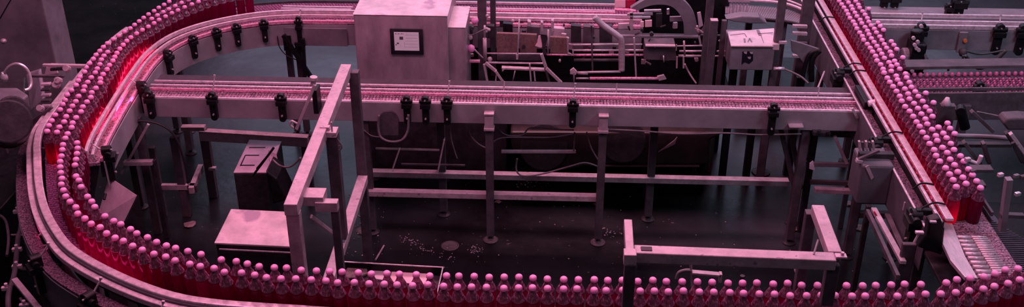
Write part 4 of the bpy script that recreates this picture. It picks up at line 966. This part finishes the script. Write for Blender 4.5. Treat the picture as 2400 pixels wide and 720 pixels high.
vpost('post',V(2040,488,5.12).x,5.15,V(2040,488,5.12).z,0,.03,.03,'dark',br)
# black clamp end tower
b=MB(); b.poly([V(x,y,4.50) for x,y in [(2178,520),(2205,512),(2215,540),(2208,600),(2150,580),(2172,552)]],(0,.06,0)); obj('drive_housing',b,'black',rc,bev=.01)
b=MB(); b.box(V(2187,520,4.46),(.03,.012,.008)); obj('bolt',b,'sheet',rc)
# shelf of pale plates right end under straight conveyor
rs=thing('end_support_rack','dark rack with pale plates under the right end of the straight conveyor','frame',(1.9,6.2,0))
hb('plate',V(1848,292,6.0),V(1882,292,6.0),.06,.012,'frame',rs)
b=MB(); b.poly([G(1904,287,.80),G(1946,287,.80),G(1950,303,.80),G(1905,302,.80)],(0,0,-.012)); obj('plate',b,'frame',rs)
b=MB(); b.poly([G(2012,278,.84),G(2044,281,.84),G(2049,296,.84),G(2016,295,.84)],(0,0,-.014)); obj('plate',b,'frame',rs)
q0=G(1912,300,.79)
hb('cross_rail',G(1890,303,.76),G(2050,310,.76),.04,.04,'dframe',rs)
vpost('leg',G(2012,290,.8).x,G(2012,290,.8).y,.79,0,.03,.03,'dframe',rs)
vpost('leg',q0.x,q0.y,.77,0,.04,.04,'dark',rs); vpost('leg',G(2045,290,.8).x,G(2045,290,.8).y,.79,0,.04,.04,'dark',rs)
bar('cross_rail',1905,380,1990,382,6.05,.02,.03,'gpanel',par=rs); bar('cross_rail',1900,422,1990,425,6.05,.02,.03,'dframe',par=rs); bar('cross_rail',1910,440,2018,445,6.0,.04,.03,'frame',par=rs)
bar('strut',1960,318,1988,382,6.05,.025,.02,'frame',par=rs); bar('pin',2000,252,2012,276,6.0,.016,.016,'frame',par=rs)
b=MB(); b.poly([V(x,y,6.0) for x,y in [(1898,384),(1906,378),(1910,400),(1897,396)]],(0,.01,0)); obj('tag_plate',b,'sheet',rs)
b=MB(); b.beam(V(1905,306,6.0),V(1945,308,6.0),.06,.02); b.cyl(V(1920,305,5.97),V(1920,312,5.97),.012); b.cyl(V(1941,308,5.97),V(1941,314,5.97),.012); obj('clamp_block',b,'dark',rs)
# black bottle-shaped support near right
p=G(1783,405,0); b=MB(); b.post((p.x,p.y,.80),0,.05); b.tube([(p.x-.08,p.y,.72),(p.x-.06,p.y,.5),(p.x-.03,p.y,.42)],.015); b.lathe((p.x,p.y,0),[(.07,0),(.07,.01),(.03,.02)],16); tag(obj('support_stand',b,'black',bev=.004),'thin black stand on the bluish floor behind the long rail','stand')
# end knuckle where straight meets right conveyor
b=MB(); b.box((x1+.02,YF+.12,.99),(.07,.26,.16)); b.cyl((x1+.03,YF-.02,1.0),(x1+.03,YF-.06,1.0),.03); obj('end_block',b,'black',mc,bev=.008)
b=MB(); b.cyl((x1-.0,YF-.03,1.07),(x1+.04,YF-.03,1.08),.02); obj('bolt',b,'sheet',mc,bev=.002); b=MB(); b.box((x1+.0,YF-.02,.93),(.02,.03,.03)); obj('bolt',b,'sheet',mc,bev=.002)
# ------------------------------------------------------------------ far right conveyors
YR=7.05
fc=thing('far_conveyor','grey conveyor with rails crossing behind the right conveyor at top right','conveyor',(3.2,7.2,0))
xa=2.28; xc=4.9
def fx_(name,Y0,Y1,z0,z1,m,par=fc): b=MB(); b.box(((xa+xc)/2,(Y0+Y1)/2,(z0+z1)/2),(xc-xa,abs(Y1-Y0),z1-z0)); return obj(name,b,m,par,bev=.003)
yf=G(2300,70,1).y; yb_=G(2300,14,1).y
A=[Vector((xa+(xc-xa)*i/150,yf+.02,0)) for i in range(151)]; B=[Vector((xa+(xc-xa)*i/150,yf+.26,0)) for i in range(151)]
b=MB(); slats(b,A,B,.99); obj('chain_belt',b,'gpanel',fc)
fx_('side_panel',yf-.01,yf,.84,.995,'gpanel'); 
for d,m in ((.0,'rail'),(.09,'rail'),(.15,'gpanel'),(.22,'rail')): fx_('guide_rail',yf+d,yf+d+.018,1.0,1.03,m)
fx_('back_cover',yf+.28,yf+.45,.98,1.0,'gpanel')
for px,r in ((2160,.06),(2345,.05),(2400,0)): p=V(px,50,yf); clamp(fc,(p.x,yf-.02,1.04),.2,.055,.045,0,rod=r)
for px in (2245,): p=V(px,25,yf+.3); clamp(fc,(p.x,yf+.3,1.12),.12,.07,.05,0,rod=.04); clamp(fc,(p.x-.07,yf+.3,1.08),.1,.04,.05,0)
for px in (2078,): p=V(px,2,yf+.4); clamp(fc,(p.x,yf+.45,1.10),.12,.05,.05,0); clamp(fc,(p.x+.08,yf+.45,1.10),.12,.05,.05,0)
for x in (2.5,3.9,4.6): leg(fc,(x,yf+.1),.86,.06)
b=MB(); p=V(2260,72,yf-.02); b.box((p.x,yf-.025,.91),(.06,.02,.16)); obj('sensor_bracket',b,'gpanel',fc,bev=.004); b=MB(); q=V(2261,94,yf-.03); b.cyl(q,q+Vector((0,-.02,0)),.014); obj('sensor_light',b,'orange',fc)
b=MB(); q=V(2257,122,yf-.04); b.lathe(q,[(.02,-.03),(.03,-.01),(.03,.02),(.015,.03)],12); obj('sensor_plug',b,'dframe',fc,smooth=True)
gb=thing('gearbox','bulky black gearbox with grimy bolts hanging from the far conveyor','gearbox',V(2150,160,6.9))
p=V(2148,120,yf-.12)
b=MB(); b.box(V(2142,140,yf-.12),(.10,.16,.30)); b.cyl(V(2150,70,yf-.1),V(2145,150,yf-.12),.045,n=18); b.cyl(V(2150,150,yf-.15),V(2166,155,yf-.15),.07,n=18); obj('gear_case',b,'black',gb,bev=.012)
b=MB(); b.cyl(V(2112,134,yf-.1),V(2130,134,yf-.1),.07,n=20); obj('motor',b,'gpanel',gb,bev=.012)
for x,y in [(2140,88),(2150,97),(2147,112),(2152,116),(2143,104),(2158,60),(2166,164),(2137,165)]:
    b=MB(); q=V(x,y,yf-.20); b.cyl(q,q+Vector((0,-.02,0)),.014,n=8); obj('bolt',b,'sheet' if x%2 else 'frame',gb,bev=.002)
b=MB(); b.poly([V(x,y,yf-.2) for x,y in [(2164,122),(2172,130),(2177,145),(2176,160),(2168,140)]],(0,.03,0)); obj('bright_guard',b,'gpanel',gb)
cable('black cable sagging under the far conveyor at top right',[V(2262,130,6.9),V(2280,152,6.9),V(2298,160,6.9),V(2330,145,6.9),V(2358,118,6.9)],.012,'rubber')
cable('second thin black cable under the far conveyor',[V(2265,120,6.95),V(2300,127,6.95),V(2355,118,6.95)],.007,'rubber')
cable('short cable hanging down beside the sensor',[V(2258,130,6.9),V(2252,145,6.9),V(2228,152,6.9),V(2222,166,6.9)],.008,'rubber')
# feed conveyor with tiny crowded caps
fe=thing('feed_conveyor','side conveyor packed with small pink caps entering from the right','conveyor',(3.3,6.2,0))
p0=G(2150,215,1.0); p1=G(2460,195,1.0); w0=G(2150,185,1.0); w1=G(2460,170,1.0)
f0,f1=G(2150,232,1.0),G(2460,216,1.0); g0,g1=G(2150,178,1.0),G(2460,160,1.0)
f0.x=max(f0.x,2.27); f1=Vector((4.3,f1.y,1)); g0.x=2.27; g1=Vector((4.3,g1.y,1))
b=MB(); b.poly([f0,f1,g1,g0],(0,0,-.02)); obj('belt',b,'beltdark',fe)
b=MB(); b.beam(f0+Vector((0,-.02,.05)),f1+Vector((0,-.02,.05)),.02,.19); obj('side_panel',b,'dframe',fe)
b=MB(); b.beam(f0+Vector((0,.01,.07)),f1+Vector((0,.01,.07)),.015,.02); obj('guide_rail',b,'dframe',fe)
b=MB(); b.beam(g0+Vector((0,.04,.07)),g1+Vector((0,.04,.07)),.12,.02); obj('guide_rail',b,'dframe',fe)
for x in (2.6,3.9): leg(fe,(x,6.2),.98,.05)
p=V(2362,225,5.9); clamp(fe,(p.x,f1.y-.04,1.07),.14,.045,.05,0)
b=MB(); nx=96; R3=random.Random(2)
for i in range(nx):
    for j in range(10):
        t=(i+.5*(j%2))/nx; s_=.08+.84*j/9
        p=f0.lerp(f1,t).lerp(g0.lerp(g1,t),s_)
        if j==8: continue
        if j==9:
            if i%2==0: b.lathe(p,[(.012,0),(.015,.012),(.013,.026),(.004,.032)],7)
        else:
            b.mi=(i+j)%2; b.lathe(p,[(.006,0),(.0075,.008),(.006,.014),(.002,.017)],5); b.mi=0
tag(obj('small_bottles',b,['tinycap','belt_redlit'],smooth=True),'mass of tiny pink-topped bottles packed on the feed conveyor','bottles',kind='stuff')
# black frames at right below feed conveyor
rf=thing('right_machine','dark machine frame with pipes outside the right conveyor','machine',(3.0,5.2,0))
def rbar(n_,x0_,y0_,x1_,y1_,Y,w=.03,h=.02,m='dframe',Y2=None): return bar(n_,x0_,y0_,x1_,y1_,Y,w,h,m,Y2,rf)
vpost('post',V(2222,245,6.0).x,6.0,V(2222,245,6.0).z,0,.09,.05,'dframe',rf)
b=MB(); b.lathe(V(2218,243,6.0),[(.02,-.02),(.03,0),(.02,.02),(.012,.04)],10); obj('knob',b,'sheet',rf,smooth=True)
b=MB(); b.tube([V(2210,305,5.6),V(2222,314,5.6),V(2240,318,5.6),V(2300,320,5.6),V(2365,324,5.6)],.014); obj('pipe',b,'gpanel',rf,smooth=True)
b=MB(); b.cyl(V(2250,252,5.9),V(2262,300,5.9),.03,n=14); b.cyl(V(2252,252,5.85),V(2252,262,5.8),.025,n=14); obj('cylinder',b,'black',rf)
rbar('strut',2280,258,2330,305,5.8,.04,.02); rbar('strut',2262,330,2300,380,5.4,.04,.02,'dframe'); rbar('strut',2308,332,2322,380,5.4,.04,.02,'dframe')
rbar('rail',2275,392,2325,392,5.2,.06,.02,'dframe'); rbar('rail',2275,428,2308,428,5.0,.06,.02,'dframe'); rbar('rail',2235,335,2370,335,5.45,.04,.02,'dark')
b=MB(); b.tube([V(2262,372,5.3),V(2280,380,5.3),V(2292,382,5.3),V(2300,365,5.3)],.012); obj('pipe',b,'sheet',rf,smooth=True)
rbar('post',2372,418,2355,540,4.6,.04,.03,'gpanel'); rbar('rail',2345,500,2400,502,4.6,.03,.02,'dframe')
b=MB(); b.poly([V(x,y,5.4) for x,y in [(2351,290),(2362,279),(2400,277),(2430,280),(2430,306),(2362,306)]],(0,.10,.0)); obj('hood',b,'dframe',rf,bev=.01)
rbar('strut',2362,308,2420,400,5.3,.035,.02,'dark'); rbar('strut',2372,310,2430,390,5.25,.03,.02,'frame'); rbar('strut',2378,332,2400,378,5.2,.02,.02,'dark')
b=MB(); b.tube([V(2290,262,5.8),V(2320,268,5.8),V(2358,276,5.8)],.005); obj('cable',b,'greycable',rf,smooth=True)
slab('base',2.62,3.9,4.75,5.9,0,.45,'black',rf,.02)
for x,y,m in [(2382,413,'gpanel'),(2398,415,'dframe'),(2268,374,'sheet'),(2280,402,'dframe'),(2385,455,'chrome'),(2345,410,'sheet')]:
    p=V(x,y,4.9); b=MB(); b.box(p,(.03,.02,.02),.4); obj('fitting',b,m,rf,bev=.003)
# ------------------------------------------------------------------ world, lamps and added fill lights
w=bpy.data.worlds.new('world'); bpy.context.scene.world=w; w.use_nodes=True
w.node_tree.nodes['Background'].inputs[0].default_value=(.48,.55,.68,1); w.node_tree.nodes['Background'].inputs[1].default_value=.055
def area(name,loc,target,sx,sy_,power,col,spread=180):
    l=bpy.data.lights.new(name,'AREA'); l.shape='RECTANGLE'; l.size=sx; l.size_y=sy_; l.energy=power; l.color=col; l.spread=math.radians(spread)
    o=bpy.data.objects.new(name,l); C.objects.link(o); o.location=loc
    o.rotation_euler=(Vector(target)-Vector(loc)).to_track_quat('-Z','Y').to_euler(); return o
PINK=(1,.38,.54)
area('key_lamp',(-.2,9.4,6.2),(-.2,5.6,1),6.0,1.6,445,PINK)
area('overhead_fill',(-.3,4.2,5.8),(-.3,5.2,1),4.5,.8,140,(1,.36,.54))  # unseen fill added to light the camera side of the caps
area('left_overhead_fill',(-2.5,4.6,5.2),(-2.5,5.0,1),1.2,2.5,85,(1,.34,.58))  # unseen fill added to brighten the left rails and chute
area('cool_back_fill',(.5,15.5,4.3),(.5,8,0),12,3.4,240,(.62,.68,1))  # unseen cool area light added for sheen on the far floor
area('cool_right_lamp',(4.6,8.5,5),(3.2,6,1),2,1.5,50,(.7,.72,1))
area('right_front_fill',(4.2,3.6,5),(3.2,7,.8),1.5,1,40,(.75,.78,1),110)  # unseen cool fill added for the far right side panels
area('front_fill',(-.2,.6,5.2),(-.1,6,.9),4,1,9,(.95,.45,.70),120)  # unseen weak fill added for faces turned to the camera
area('left_lane_fill',(-2.715,5.55,1.03),(-3.2,5.62,1.05),.85,.02,3.5,(1,.03,.14))  # added red strip without a visible source, for the bottle glow
area('left_lane_fill_upper',(-2.775,6.35,1.03),(-3.2,6.37,1.05),.7,.02,3,(1,.03,.14))  # added red strip, upper part of the left lane glow
area('right_lane_fill',(2.006,6.1,1.035),(2.4,6.1,1.07),2.7,.03,7,(1,.03,.16))  # added red strip for the glow at the right lane bottles
area('bend_fill',(-2.29,4.16,1.03),(-2.0,4.55,1.07),.8,.02,1.1,(1,.02,.22))  # added red strip for the glow at the bend bottles
sc=bpy.context.scene
sc.view_settings.view_transform='Standard'; sc.view_settings.look='None'; sc.view_settings.gamma=1; sc.view_settings.use_curve_mapping=False; sc.view_settings.exposure=0
